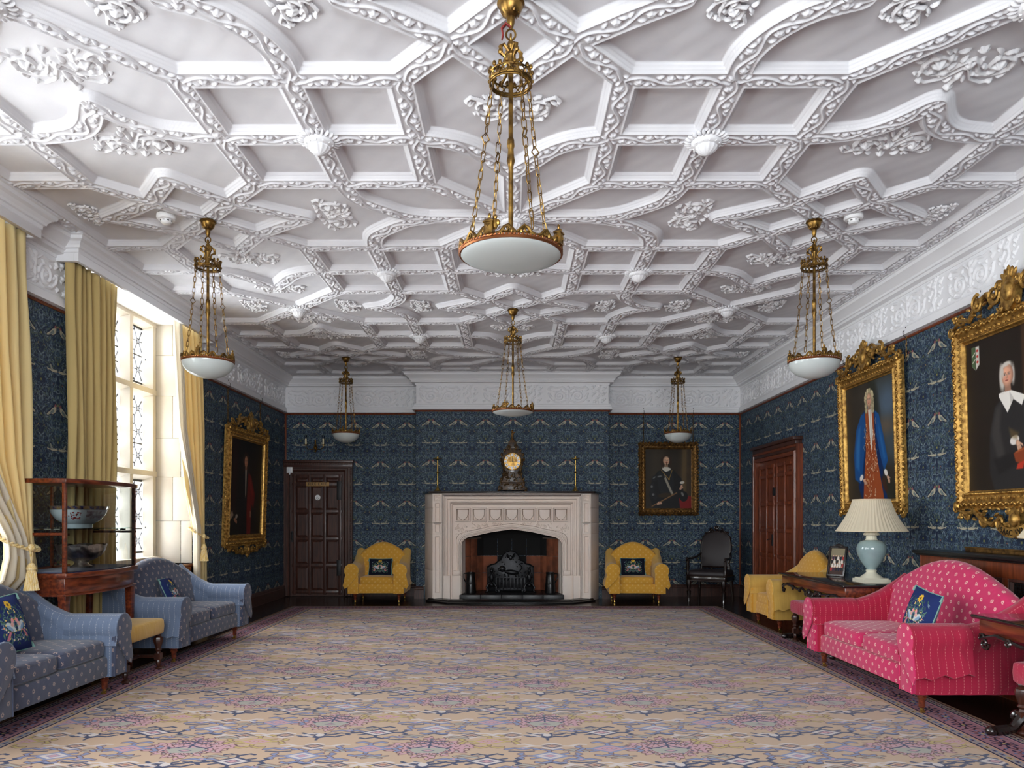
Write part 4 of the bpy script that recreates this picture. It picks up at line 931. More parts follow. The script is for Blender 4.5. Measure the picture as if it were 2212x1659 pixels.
# pilasters in coursed blocks with sunk panels
for s in (-1, 1):
    zz = [0, .50, 1.10, 1.28, 1.52, 1.755]
    for k in range(5):
        m = MB(); x0, x1 = sorted((s*1.125, s*HW)); m.box(x0, x1, .035, .30, zz[k]+.001, zz[k+1]-.001); m.build('stone', M['lime'], fp, bev=.002)
        P = [(s*HW, .035), (s*HW, .30), (s*1.46, .466), (s*1.46, .30)] if False else [(s*HW, .035), (s*1.462, .467), (s*HW, .467)]
        m = MB(); m.loft([[(x, y, z) for x, y in P] for z in (zz[k]+.001, zz[k+1]-.001)]); m.build('stone', M['lime'], fp, bev=.002)
    for (z0, z1, nm) in ((.14, 1.06, 'sunk_panel'), (1.12, 1.26, 'sunk_panel'), (1.29, 1.60, 'sunk_panel')):
        m = MB(); m.frame(s*1.207-.06, s*1.207+.06, z0-.02, z1+.02, [(0, .036), (0, .0), (.022, .0), (.034, .026), (.034, .036)]); m.build(nm, M['lime'], fp, smooth=20)
    m = MB(); m.frame(s*1.207-.06, s*1.207+.06, 1.625, 1.745, [(0, .036), (0, 0), (.012, 0), (.018, .02), (.018, .036)])
    r = random.Random(3)
    for k in range(9): m.ell((s*1.207+r.uniform(-.03, .03), .03, 1.685+r.uniform(-.035, .035)), (.014, .012, .009), 6, 4, rot=RY(r.random()*3))
    m.build('carved_leaf_block', M['lime'], fp)
    m = MB(); m.box(min(s*1.105, s*1.125), max(s*1.105, s*1.125), 0, .1, 0, 1.755); m.box(min(s*1.27, s*1.145), max(s*1.27, s*1.145), -.0, .036, 0, .12); m.build('fillet', M['lime'], fp, bev=.004)
# stepped square-headed moulding
m = MB(); path = [(1.125, .0), (1.125, 1.735), (-1.125, 1.735), (-1.125, .0)]
prof = [(0, .0), (.012, -.0), (.02, .02), (.045, .022), (.05, .04), (.075, .036), (.085, .06), (.10, .065), (.108, .05), (.125, .05), (.135, .085), (.15, .09), (.155, .10), (.16, .20), (0, .20)]
sweepxz(m, path, prof); m.build('square_moulding', M['lime'], fp, smooth=25)
m = MB(); m.box(-1.125, 1.125, .0, .2, 1.72, 1.755); m.build('top_fillet', M['lime'], fp, bev=.003)
# spandrel plate with the arch cut out
P = [(-.975, 0), (-.975, 1.60), (.975, 1.60), (.975, 0)]+arch()[::-1]
m = MB(); m.prism(P, .115, .22); m.build('arch_plate', M['lime'], fp, smooth=0)
m = MB(); sweepxz(m, arch(), [(0, .10), (-.0, .20), (.0, .13), (.012, .12), (.02, .09), (.035, .088), (.042, .065), (.06, .062), (.068, .085), (.085, .09), (.088, .116), (.0, .117)]); m.build('arch_moulding', M['lime'], fp, smooth=30)
for k in range(7):
    cx = -.80+k*.2667
    m = MB(); m.frame(cx-.118, cx+.118, 1.30, 1.52, [(0, .116), (0, .066), (.014, .062), (.026, .112), (.026, .116)]); m.build('shield_frame', M['lime'], fp, smooth=20)
    m = MB(); S = [(-.082, .165), (.082, .165), (.082, .09), (.07, .05), (.04, .018), (0, -.004), (-.04, .018), (-.07, .05), (-.082, .09)]
    m.prism([(cx+x, 1.328+z) for x, z in S], .074, .116); m.build('shield', M['lime'], fp, bev=.004)
for s in (-1, 1):
    m = MB(); r = random.Random(8)
    for k in range(60):
        x = r.uniform(.12, .95); zb = 1.174-.13*x/.62+.07 if x < .72 else 1.10-.10*(x-.72)/.1
        zt = 1.275
        if zt-zb < .02: continue
        z = r.uniform(zb+.012, zt); m.ell((s*x, .105, z), (r.uniform(.014, .026), .018, .008), 6, 4, rot=RY(r.random()*3.1))
    m.scroll((s*.88, .106, 1.2), .05, 1.2, .007, 0, s); m.scroll((s*.76, .106, 1.225), .035, 1.2, .006, 1, -s)
    m.build('spandrel_carving', M['lime'], fp)['kind'] = 'stuff'
    m = MB(); m.box(s*.90-.055, s*.90+.055, .05, .12, .42, .50); m.box(s*.90-.045, s*.90+.045, .03, .12, .43, .455); m.build('moulding_stop', M['lime'], fp, bev=.005)
    m = MB(); m.box(min(s*.83, s*.975), max(s*.83, s*.975), .062, .2, .0, .42); m.box(min(s*1.0, s*1.11), max(s*1.0, s*1.11), .01, .2, 0, .42); m.build('plinth_block', M['lime'], fp, bev=.006)
    m = MB(); P = [(s*.822, .20), (s*.83, .20), (s*.80, .40), (s*.78, .40)]; m.loft([[(x, y, z) for x, y in P] for z in (0.11, 1.06)]); m.build('reveal', M['lime'], fp, smooth=0)
m = MB(); P = [(-1.34, -.03), (-1.50, .467), (1.50, .467), (1.34, -.03)]; m.loft([[(x, y, z) for x, y in P] for z in (1.757, 1.792)]); m.build('mantel_shelf', M['ebony'], fp, bev=.008)
# grime lying in the joints and quirks of the carving
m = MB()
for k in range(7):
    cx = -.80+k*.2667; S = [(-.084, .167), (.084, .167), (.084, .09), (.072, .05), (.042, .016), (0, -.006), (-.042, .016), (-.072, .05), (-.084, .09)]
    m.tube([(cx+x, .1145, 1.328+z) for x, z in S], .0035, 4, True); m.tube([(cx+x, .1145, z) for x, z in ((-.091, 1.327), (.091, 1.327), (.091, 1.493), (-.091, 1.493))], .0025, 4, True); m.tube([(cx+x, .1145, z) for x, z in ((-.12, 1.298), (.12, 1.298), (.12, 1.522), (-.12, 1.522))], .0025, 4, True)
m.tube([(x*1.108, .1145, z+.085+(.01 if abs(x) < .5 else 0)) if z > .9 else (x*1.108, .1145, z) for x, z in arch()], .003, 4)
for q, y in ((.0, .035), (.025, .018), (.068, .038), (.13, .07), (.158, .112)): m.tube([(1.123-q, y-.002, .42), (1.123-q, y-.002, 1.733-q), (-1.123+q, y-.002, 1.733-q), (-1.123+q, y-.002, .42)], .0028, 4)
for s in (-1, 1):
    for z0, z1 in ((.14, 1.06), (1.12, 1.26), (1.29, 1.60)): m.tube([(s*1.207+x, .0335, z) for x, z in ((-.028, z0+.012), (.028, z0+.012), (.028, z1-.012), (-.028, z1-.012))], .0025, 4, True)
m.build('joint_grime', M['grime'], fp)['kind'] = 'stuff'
# recess lined with terracotta slabs, sooted above
bk = .85; pts = [(-.80, .40), (-.50, bk), (.50, bk), (.80, .40)]
m = MB(); m.loft([[(x*1.02, y+.02, z) for x, y in pts]+[(x*1.3, y+.06, z) for x, y in pts[::-1]] for z in (0, 1.02)]); m.build('fire_recess', M['mortar'], fp, smooth=0)
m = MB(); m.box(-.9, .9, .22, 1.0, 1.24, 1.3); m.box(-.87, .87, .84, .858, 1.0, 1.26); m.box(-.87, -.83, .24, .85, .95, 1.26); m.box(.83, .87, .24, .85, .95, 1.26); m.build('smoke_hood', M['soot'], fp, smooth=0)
for (x0, y0), (x1, y1), n in ((pts[0], pts[1], 3), (pts[1], pts[2], 4), (pts[2], pts[3], 3)):
    for k in range(n):
        for r_ in range(3):
            ax, ay = x0+(x1-x0)*k/n, y0+(y1-y0)*k/n; bx, by = x0+(x1-x0)*(k+1)/n, y0+(y1-y0)*(k+1)/n; L = math.hypot(bx-ax, by-ay)
            nx, ny = -(by-ay)/L, (bx-ax)/L; nx, ny = (-nx, -ny) if ny > 0 else (nx, ny); g = .004/L
            q = [(ax+(bx-ax)*g, ay+(by-ay)*g), (bx-(bx-ax)*g, by-(by-ay)*g)]; q = q+[(q[1][0]+nx*.012, q[1][1]+ny*.012), (q[0][0]+nx*.012, q[0][1]+ny*.012)]
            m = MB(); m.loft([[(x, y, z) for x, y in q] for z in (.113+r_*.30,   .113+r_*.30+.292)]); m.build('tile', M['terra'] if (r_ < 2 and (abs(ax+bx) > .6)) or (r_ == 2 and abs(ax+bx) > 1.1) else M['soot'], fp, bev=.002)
for k in range(5):
    m = MB(); m.box(-.85+k*.34+.001, -.85+(k+1)*.34-.001, -.0, .86, .0, .11); m.build('slate_slab', M['slate'], fp, bev=.006)
fe = empty('hearth_fender', 'low black moulded slate fender around the hearth', 'fender', (FC, 0, 0))
path = [(-1.40, 12.02), (-1.02, 11.69), (.98, 11.69), (1.36, 12.02)]
for k in range(3):
    (ax, ay), (bx, by) = path[k], path[k+1]
    m = MB(); sweep(m, [(ax, ay), (bx, by)], [(.0, .0), (.0, .022), (.03, .03), (.05, .05), (.14, .062), (.16, .058), (.16, .0)]); m.build('rail', M['black'], fe, bev=.003)
# fireback, andirons, grate, jugs
fb = empty('fireback', 'black cast iron fireback with arched top and relief of a beast', 'fireback', (-.04, 12.62, .112))
P = [(-.40, 0), (-.40, .42), (-.34, .46), (-.27, .47), (-.22, .52), (-.17, .54), (-.14, .62), (-.08, .68), (0, .70)]; P = P+[(-x, z) for x, z in P[-2::-1]]
m = MB(); m.prism(P, 0, .03); m.build('plate', M['iron'], fb, bev=.006)
m = MB(); m.tube([(x*.97, -.006, z*.985) for x, z in P[1:-1]], .012, 6)
r = random.Random(4)
m.ell((0, -.005, .57), (.03, .02, .045), 8, 6); [m.ell((.05*s, -.005, .58+.02*k), (.035, .012, .01), 6, 4, rot=RY(-s*(.6+.2*k))) for s in (-1, 1) for k in range(3)]
m.ell((.02, -.006, .32), (.13, .03, .045), 10, 6, rot=RY(.1)); m.ell((-.14, -.01, .38), (.06, .03, .055), 10, 6); m.ell((-.19, -.012, .37), (.03, .02, .025), 8, 5); m.tube([(.14, -.01, .33), (.20, -.01, .40), (.15, -.01, .46), (.21, -.01, .48)], .012, 6)
for x in (-.10, -.04, .08, .13): m.tube([(x, -.01, .30), (x+.015, -.01, .22), (x-.01, -.01, .19)], .014, 6)
for k in range(60):
    x, z = r.uniform(-.36, .36), r.uniform(.03, .6)
    if abs(x)+max(0, z-.40)*1.5 < .38: m.ell((x, -.002, z), (.016, .009, .009), 6, 4, rot=RY(r.random()*3))
m.build('relief', M['iron'], fb)
for i, s in enumerate((-1, 1)):
    o = empty('andiron', 'cast iron andiron with a standing figure, %s of the fire grate' % ('left' if s < 0 else 'right'), 'andiron', (-.04+s*.315, 12.36, .112), 0, 'pair of andirons')
    m = MB(); m.ell((0, 0, .25), (.035, .03, .075), 10, 8); m.ell((0, -.005, .365), (.028, .028, .035), 10, 8); m.ell((0, 0, .405), (.022, .022, .02), 8, 5); m.ell((-.035, -.01, .29), (.018, .016, .05), 8, 6, rot=RY(.4)); m.ell((.035, -.01, .29), (.018, .016, .05), 8, 6, rot=RY(-.4)); m.build('figure', M['iron'], o)
    for q in (-1, 1):
        m = MB(); m.tube([(q*.01, 0, .17), (q*.05, -.02, .15), (q*.085, -.03, .09), (q*.07, -.03, .04), (q*.095, -.04, .006)], [.016, .018, .014, .012, .018], 8); m.ell((q*.10, -.045, .016), (.02, .022, .015), 8, 5); m.build('leg', M['iron'], o)
    m = MB(); m.ell((0, -.02, .13), (.03, .02, .035), 10, 6); m.box(-.012, .012, 0, .24, .10, .125); m.build('log_bar', M['iron'], o)
gr = empty('fire_grate', 'iron basket grate between the andirons in the fireplace', 'grate', (-.04, 12.40, .112))
m = MB(); m.box(-.26, .26, -.012, .0, .235, .255); m.box(-.26, .26, -.012, 0, .055, .075); m.build('rail', M['iron'], gr, bev=.003)
for k in range(9): m = MB(); x = -.24+k*.06; m.box(x-.009, x+.009, -.022, -.012, .05, .25); m.build('bar', M['iron'], gr, bev=.002)
m = MB(); m.box(-.25, .25, .0, .2, .045, .055); [m.box(x-.012, x+.012, .0, .2, 0, .05) for x in (-.2, .2)]; m.build('tray', M['iron'], gr)
for (x, hs, lb) in ((-.70, -1, 'black lidded jug at the left of the fireplace opening'), (.62, 1, 'black jug with loop handle at the right of the fireplace opening')):
    o = empty('jug', lb, 'jug', (x, 12.30, .112))
    m = MB(); m.lathe([(.0, 0), (.088, 0), (.09, .02), (.084, .14), (.083, .15), (.086, .155), (.080, .17), (.068, .30), (.070, .33), (.074, .345), (.066, .345), (.06, .31), (0, .30)], seg=24); m.build('body', M['black'], o)
    m = MB(); m.tube([(hs*.066, 0, .32), (hs*.11, 0, .33), (hs*.125, 0, .28), (hs*.10, 0, .21), (hs*.078, 0, .17)], .009, 8); m.build('handle', M['black'], o)

# ================================================================ things on the mantel
for (x, lb) in ((-1.24, 'tall brass pricket candlestick at the left end of the mantel'), (1.03, 'tall brass pricket candlestick at the right end of the mantel')):
    o = empty('candlestick', lb, 'candlestick', (x, 12.2, 1.792), 0, 'brass candlesticks on the mantel')
    m = MB(); m.lathe([(0, 0), (.062, 0), (.064, .008), (.04, .025), (.022, .05), (.014, .09), (.012, .11)], seg=20); m.build('foot', M['brassb'], o)
    m = MB(); m.lathe([(.012, .1), (.012, .30), (.02, .305), (.026, .318), (.02, .33), (.012, .335), (.011, .52)], seg=16); m.build('stem', M['brassb'], o)
    m = MB(); m.lathe([(.011, .515), (.03, .53), (.075, .54), (.076, .548), (.02, .545), (.018, .575), (.0, .575)], seg=24); m.build('drip_pan', M['brassb'], o)
M['ormolu'] = mat('dark_ormolu', (104, 78, 42), .45, metal=.7, var=((44, 32, 20), 30))
ck = empty('bracket_clock', 'ornate dark tortoiseshell bracket clock with enamel dial on the mantel', 'clock', (-.01, 12.22, 1.792))
def half(P): return P+[(-x, z) for x, z in P[::-1]]
body = [(-.19, .14), (-.185, .20), (-.15, .28), (-.135, .36), (-.16, .44), (-.19, .52), (-.175, .60), (-.13, .67), (-.06, .71)]
m = MB(); m.prism(half(body), -.09, .09); m.build('case', M['tortoise'], ck, bev=.012)
m = MB(); m.prism(half([(-.24, .02), (-.235, .06), (-.20, .09), (-.21, .13), (-.19, .15)]), -.12, .11); m.build('base', M['tortoise'], ck, bev=.012)
m = MB(); m.prism(half([(-.12, .69), (-.10, .74), (-.07, .77), (-.065, .82), (-.03, .85)]), -.07, .07); m.build('cupola', M['tortoise'], ck, bev=.012)
m = MB(); m.lathe([(0, 0), (.024, .0), (.03, .02), (.015, .05), (.012, .06)], (0, 0, .845), 12); m.ell((0, 0, .935), (.022, .02, .05), 8, 8); m.ell((0, -.005, .995), (.018, .018, .022), 8, 6); m.tube([(0, 0, .95), (.05, 0, .99)], .007, 6); m.build('finial_figure', M['gilt2'], ck)
m = MB(); r = random.Random(11)
for s in (-1, 1):
    for (px, pz) in body: m.ell((s*px*-1, -.095, pz), (.02, .016, .03), 8, 5, rot=RY(s*.4))
    m.scroll((s*.205, -.11, .06), .035, 1.2, .011, 0, -s); m.scroll((s*.12, -.11, .30), .04, 1.2, .010, 0, s); m.scroll((s*.17, -.11, .50), .03, 1.2, .010, 0, s); m.scroll((s*.05, -.1, .74), .03, 1.2, .008, 0, s)
    m.tube([(s*.17, -.10, .18), (s*.14, -.105, .28), (s*.15, -.105, .42), (s*.18, -.10, .54)], .011, 6); m.ell((s*.22, -.11, .018), (.03, .03, .018), 8, 5)
for k in range(34): m.ell((r.uniform(-.12, .12), -.095, r.uniform(.17, .33)), (.018, .010, .009), 6, 4, rot=RY(r.random()*3))
for k in range(26): m.ell((r.uniform(-.19, .19), -.122, r.uniform(.04, .12)), (.02, .012, .010), 6, 4, rot=RY(r.random()*3))
m.build('ormolu_mount', M['ormolu'], ck)['kind'] = 'stuff'
m = MB(); m.lathe([(0, 0), (.148, 0), (.15, .008), (.142, .016), (.132, .012), (.0, .012)], seg=40, M=TR(0, -.095, .49) @ RX(PI/2)); m.build('dial_rim', M['gilt'], ck)
m = MB(); m.lathe([(0, .013), (.13, .013), (.13, .018), (.0, .019)], seg=40, M=TR(0, -.095, .49) @ RX(PI/2)); dl = m.build('dial', M['brass'], ck)
for k in range(12):
    a = k*PI/6; Mx = TR(.107*math.sin(a), -.1155, .49+.107*math.cos(a)) @ RY(a)
    m = MB(); m.prism([(-.017, -.022), (.017, -.022), (.02, .018), (0, .023), (-.02, .018)], -.003, .002, M=Mx); m.build('numeral_plaque', M['enamel'], dl)
    m = MB(); [m.box(x-.0018, x+.0018, -.0045, -.003, -.012, .012, M=Mx) for x in ((-.006, 0, .006) if k % 3 else (-.005, .005))]; m.build('numeral', M['blue_num'], dl)
m = MB(); m.add([(-.006, -.122, .485), (.006, -.122, .485), (.002, -.122, .575), (-.002, -.122, .575)], [(0,1,2,3)]); m.box(-.003, .003, -.1235, -.121, .48, .57); m.box(.0, .065, -.1235, -.121, .487, .493); m.build('hands', M['blackiron'], dl)
m = MB(); m.box(-.03, .03, -.108, -.10, .325, .345); m.build('name_plate', M['enamel'], ck, bev=.003)

# ================================================================ doors
def panelled(root, w, h, cols, rows, mt, mp=None, mw=.05, rail=.055):
    m = MB(); m.box(0, w, .02, .05, 0, h); m.build('leaf', M[mt], root, smooth=0)
    xs = np.linspace(.06, w-.06, cols+1); zs = rows
    for x in xs: m = MB(); m.box(x-mw/2, x+mw/2, -.012, .022, .02, h-.02); m.build('stile', M[mt], root, bev=.006)
    for z in zs: m = MB(); m.box(.02, w-.02, -.008, .024, z-rail/2, z+rail/2); m.build('rail', M[mt], root, bev=.006)
    for i in range(cols):
        for k in range(len(zs)-1):
            m = MB(); x0, x1, z0, z1 = xs[i]+mw/2+.004, xs[i+1]-mw/2-.004, zs[k]+rail/2+.004, zs[k+1]-rail/2-.004
            m.loft([[(x0, .02, z0), (x1, .02, z0), (x1, .02, z1), (x0, .02, z1)], [(x0+.03, .006, z0+.03), (x1-.03, .006, z0+.03), (x1-.03, .006, z1-.03), (x0+.03, .006, z1-.03)]]); m.build('panel', M[mp or mt], root, smooth=0)
d1 = sroot('door_1', (-3.84, YB-.06, .012))
panelled(d1, .91, 2.12, 3, [.07, .53, .99, 1.46, 1.93, 2.07], 'oakd')
m = MB(); m.box(-.10, 1.0, .046, .057, -.01, 2.24); m.build('door_frame', M['oakd'], d1, smooth=0)
m = MB(); AR = [(0, .06), (0, -.03), (.02, -.045), (.05, -.045), (.06, -.02), (.10, -.02), (.11, -.04), (.14, -.04), (.14, .06)]
sweepxz(m, [(.93, 0), (.93, 2.15), (-.02, 2.15), (-.02, 0)], [(-o, y) for o, y in AR]); m.build('architrave', M['oakd'], d1, smooth=20)
m = MB(); m.box(-.115, 1.09, -.07, .06, 2.30, 2.345); m.box(-.115, 1.075, -.045, .06, 2.22, 2.30); m.build('door_head', M['oakd'], d1, bev=.006)
for k in range(38): m = MB(); x = -.10+k*.0308; m.box(x, x+.018, -.062, -.045, 2.262, 2.29); m.build('dentil', M['oakd'], d1)
m = MB(); [m.ell((1.045, -.042, .08+k*.045), (.016, .008, .013), 6, 4) for k in range(48)]; m.build('architrave_carving', M['oakd'], d1)
M['plate'] = mat('dull_brass_plate', (170, 134, 84), .65, metal=.2)
m = MB(); m.box(.27, .67, -.022, -.014, 1.895, 1.965); pl = m.build('sign_plate', M['plate'], d1, bev=.003)
def text(s, size, mt, parent, loc, rot=(PI/2, 0, 0), ext=.001, name='lettering', sp=1.0):
    cu = bpy.data.curves.new(name, 'FONT'); cu.body = s; cu.size = size; cu.align_x = 'CENTER'; cu.align_y = 'CENTER'; cu.extrude = ext; cu.space_character = sp; cu.resolution_u = 4
    t = bpy.data.objects.new('t', cu); COL.objects.link(t); bpy.context.view_layer.update(); me = bpy.data.meshes.new_from_object(t.evaluated_get(bpy.context.evaluated_depsgraph_get())); bpy.data.objects.remove(t)
    if not me.materials: me.materials.append(mt)
    me.name = name; o = bpy.data.objects.new(name, me); COL.objects.link(o); o.parent = parent; o.location = loc; o.rotation_euler = rot; return o
text('FIRE EXIT', .072, M['black'], pl, (.47, -.0235, 1.93), sp=1.1)
m = MB(); m.lathe([(0, 0), (.046, 0), (.046, .008), (0, .008)], (0, 0, 0), 28, M=TR(.47, -.012, 1.70) @ RX(PI/2)); dsc = m.build('sign_disc', M['white'], d1)
m = MB(); m.tube([(.47+.02*math.cos(a), -.0215, 1.69+.02*math.sin(a)) for a in np.linspace(2.3, 6.0, 12)], .0025, 5); m.tube([(.462, -.0215, 1.722), (.464, -.0215, 1.695), (.482, -.0215, 1.695), (.49, -.0215, 1.676)], .003, 5); m.ell((.462, -.0215, 1.731), (.005, .003, .005), 8, 5); m.build('wheelchair_symbol', M['black'], dsc)
m = MB(); m.box(.80, .88, -.03, -.014, 1.66, 1.98); m.box(.80, .87, -.03, -.014, .35, .62); m.build('strap_hinge', M['blackiron'], d1, bev=.004)
m = MB(); m.box(.015, .05, -.025, -.01, .93, 1.12); m.tube([(.03, -.02, 1.1), (.03, -.06, 1.08), (.03, -.06, .98), (.03, -.02, .96)], .007, 6); m.build('handle', M['blackiron'], d1)
bx = empty('door_sensor', 'small square white sensor on the frame of the fire exit door', 'sensor', (-3.84, YB-.135, 2.185))
m = MB(); m.box(-.05, .05, 0, .04, -.05, .05); m.build('housing', M['white'], bx, bev=.006); m = MB(); m.box(-.025, .025, -.004, .0, -.025, .025); m.build('cover', M['enamel'], bx, bev=.002)
m = MB(); m.ell((0, .01, -.065), (.015, .015, .018), 8, 6); m.build('lens', M['white'], bx)
d2 = sroot('door_2', (XR-.05, 11.80, .01)); d2.rotation_euler = (0, 0, -PI/2)
for k in range(2):
    l = bpy.data.objects.new('leaf_unit', None); COL.objects.link(l); l.parent = d2; l.location = (.04+k*.76, 0, 0)
    panelled(l, .745, 2.18, 2, [.07, .40, .78, 1.16, 1.56, 1.98, 2.13], 'oakr', mw=.05, rail=.05)
    m = MB(); m.box(.335 if 0 else (.71 if k == 0 else .012), .735 if k == 0 else .037, -.03, -.012, 1.68, 1.80); m.build('bolt', M['blackiron'], l)
m = MB(); m.box(.70, .73, -.03, -.012, .93, 1.10); m.tube([(.715, -.03, 1.03), (.715, -.06, 1.03), (.64, -.065, 1.02)], .008, 6); m.build('handle', M['blackiron'], d2)
m = MB(); m.box(-.08, 1.66, .036, .048, 0, 2.32); m.build('door_frame', M['oakr'], d2, smooth=0)
m = MB(); sweepxz(m, [(1.58, 0), (1.58, 2.22), (0, 2.22), (0, 0)], [(-o, y) for o, y in AR]); m.build('architrave', M['oakr'], d2, smooth=20)
m = MB(); m.box(-.13, 1.71, -.08, .05, 2.42, 2.47); m.box(-.11, 1.69, -.05, .05, 2.36, 2.42); m.box(-.09, 1.67, -.03, .05, 2.28, 2.36); m.build('door_head', M['oakd'], d2, bev=.008)
# ---- wall sconce
sc = empty('wall_sconce', 'two-armed brass wall sconce with candle bulbs above the fire exit door', 'wall light', (-3.42, YB, 2.58))
m = MB(); m.lathe([(0, -.05), (.02, -.04), (.035, 0), (.02, .03), (.012, .06), (.016, .1), (.008, .14)], (0, -.04, 0), 14); m.ell((0, -.01, 0), (.03, .012, .06), 10, 6); m.ell((0, -.04, -.07), (.018, .018, .018), 8, 6); m.build('back_plate', M['brass'], sc)
for s in (-1, 1):
    m = MB(); m.tube([(0, -.04, .0), (s*.05, -.06, -.04), (s*.11, -.08, -.035), (s*.15, -.09, .01), (s*.15, -.09, .04)], .006, 6); m.lathe([(0, 0), (.028, .005), (.03, .012), (.012, .012)], (s*.15, -.09, .035), 14); m.build('arm', M['brass'], sc)
    m = MB(); m.lathe([(0, 0), (.015, 0), (.015, .10), (0, .10)], (s*.15, -.09, .045), 14); m.build('candle_sleeve', M['candle'], sc)
    m = MB(); m.lathe([(.006, 0), (.018, .02), (.02, .04), (.012, .065), (.0, .08)], (s*.15, -.09, .147), 12); m.build('bulb', M['bulb'], sc)

# ================================================================ pendant lamps
def pendant(x, y, R, depth, zr, label, big):
    o = empty('pendant_lamp', label, 'pendant lamp', (x, y, 0), 0, 'brass pendant lamps'); zt = ZC-.01; zring = 3.40
    m = MB(); m.lathe([(0, 0), (.062, 0), (.066, -.012), (.056, -.02), (.05, -.045), (.034, -.065), (.02, -.075), (.018, -.10), (.012, -.12), (.006, -.13)], (0, 0, zt), 24, lobes=0); [m.tube([(.052*math.cos(a), .052*math.sin(a), zt-.022), (.036*math.cos(a), .036*math.sin(a), zt-.062)], .004, 5) for a in np.linspace(0, 2*PI, 16, endpoint=False)]; m.build('canopy', M['brass'], o)
    m = MB(); m.tube([(.022*math.cos(a), 0, zt-.155+.026*math.sin(a)) for a in np.linspace(0, 2*PI, 14, endpoint=False)], .005, 6, True); m.tube([(0, .016*math.cos(a), zt-.175+.02*math.sin(a)) for a in np.linspace(0, 2*PI, 12, endpoint=False)], .005, 6, True); m.build('hook', M['brass'], o)
    m = MB(); m.lathe([(0, -.185), (.014, -.19), (.02, -.21), (.012, -.225), (.016, -.24), (.024, -.255), (.018, -.275), (.02, -.30), (.013, -.33), (.012, -.36)], (0, 0, zt), 14); m.build('knop', M['brass'], o)
    for k in range(4):
        a = PI/4+k*PI/2 if not big else .5+k*PI/2
        m = MB(); P = [(.012, zt-.235), (.036, zt-.212), (.055, zt-.228), (.050, zt-.258), (.030, zt-.268), (.026, zt-.295), (.048, zt-.325), (.082, zt-.335), (.099, zring+.03)]
        m.tube([(r*math.cos(a), r*math.sin(a), z) for r, z in P], [.006, .008, .010, .009, .007, .006, .007, .007, .006], 6); m.ell((.056*math.cos(a), .056*math.sin(a), zt-.25), (.012, .012, .014), 6, 5); m.build('scroll_arm', M['brass'], o)
    m = MB(); q = 24
    for z, t in ((zring, .006), (zring-.012, .004), (zring+.036, .004)): m.tube([(.098*math.cos(2*PI*k/q), .098*math.sin(2*PI*k/q), z) for k in range(q)], t, 6, True)
    for k in range(18):
        a = 2*PI*k/18; m.tube([(.098*math.cos(a+.16*math.cos(b)), .098*math.sin(a+.16*math.cos(b)), zring+.018+.014*math.sin(b)) for b in np.linspace(0, 2*PI, 8, endpoint=False)], .0035, 4, True)
        m.ell((.099*math.cos(a), .099*math.sin(a), zring+.045+.008*(k % 2)), (.010, .010, .013), 6, 4); m.ell((.103*math.cos(a), .103*math.sin(a), zring+.004), (.006, .006, .009), 6, 4)
    m.build('crown_ring', M['brass'], o)
    m = MB(); m.lathe([(.0, zring-.0), (.011, zring), (.011, 3.14), (.016, 3.13), (.018, 3.10), (.013, 3.085), (.016, 3.05), (.02, 3.03), (.014, 3.01), (.011, 2.995), (.0115, zr+.03), (.02, zr+.02), (.0, zr+.01)], seg=14); m.tube([(0, 0, zt-.33), (0, 0, zring)], .011, 10); m.build('rod', M['brass'], o)
    for k in range(4):
        a = (PI/4 if not big else .5)+k*PI/2
        p0 = Vector((.098*math.cos(a), .098*math.sin(a), zring-.012)); p1 = Vector((R*.86*math.cos(a), R*.86*math.sin(a), zr+.055)); mid = (p0+p1)/2; mid += Vector((-math.cos(a), -math.sin(a), -.0))*.012
        L = (p1-p0).length; n = int(L/.044); m = MB()
        def at(t): return p0*(1-t)**2+mid*2*t*(1-t)+p1*t*t
        for i in range(n):
            A, B = at(i/n), at((i+1)/n); T = (B-A).normalized(); C_ = (A+B)/2; S_ = T.cross(Vector((math.cos(a), math.sin(a), 0))).normalized() if i % 2 else T.cross(Vector((-math.sin(a), math.cos(a), 0))).normalized()
            hl, hw = (B-A).length*.62, .0085; t = .0026
            if i == n//2-2: hw = .02; t = .0036
            if abs(i-(n//2-2)) == 1: hw = .012
            E = [(1, .35), (.7, 1), (-.7, 1), (-1, .35), (-1, -.35), (-.7, -1), (.7, -1), (1, -.35)] if i != n//2-2 else [(1, 0), (.0, 1), (-1, 0), (0, -1)]
            m.tube([C_+T*(u*hl)+S_*(v*hw) for u, v in E], t, 5, True)
        m.build('chain', M['brass'], o)
    g = []
    m = MB(); q = 40; m.tube([(R*math.cos(2*PI*k/q), R*math.sin(2*PI*k/q), zr) for k in range(q)], .008, 6, True)
    n = 84 if big else 64
    for k in range(n): a = 2*PI*k/n; m.ell((R*1.012*math.cos(a), R*1.012*math.sin(a), zr+.009), (.0045, .009, .0055), 5, 4, rot=RZ(a) @ RX(.5))
    m.build('rope_rim', M['copper'], o)
    m = MB()
    for k in range(8):
        a0 = 2*PI*k/8+(.5 if big else PI/4)
        W2 = lambda u, z: (R*math.cos(a0+u), R*math.sin(a0+u), zr+z)
        m.tube([W2(.03, .014), W2(.10, .020), W2(.17, .040), W2(.24, .048), W2(.32, .030), W2(.38, .016)], .0075, 6); m.tube([W2(-.03, .014), W2(-.10, .020), W2(-.17, .040), W2(-.24, .048), W2(-.32, .030), W2(-.38, .016)], .0075, 6)
        for s in (-1, 1): m.tube([W2(s*(.20+.07*(1-.6*i/10)*math.cos(i*.75)), .030+.016*(1-.6*i/10)*math.sin(i*.75)) for i in range(11)], .005, 5); m.ell(W2(s*.30, .024), (.008, .008, .012), 6, 4); m.ell(W2(s*.12, .012), (.007, .007, .010), 6, 4)
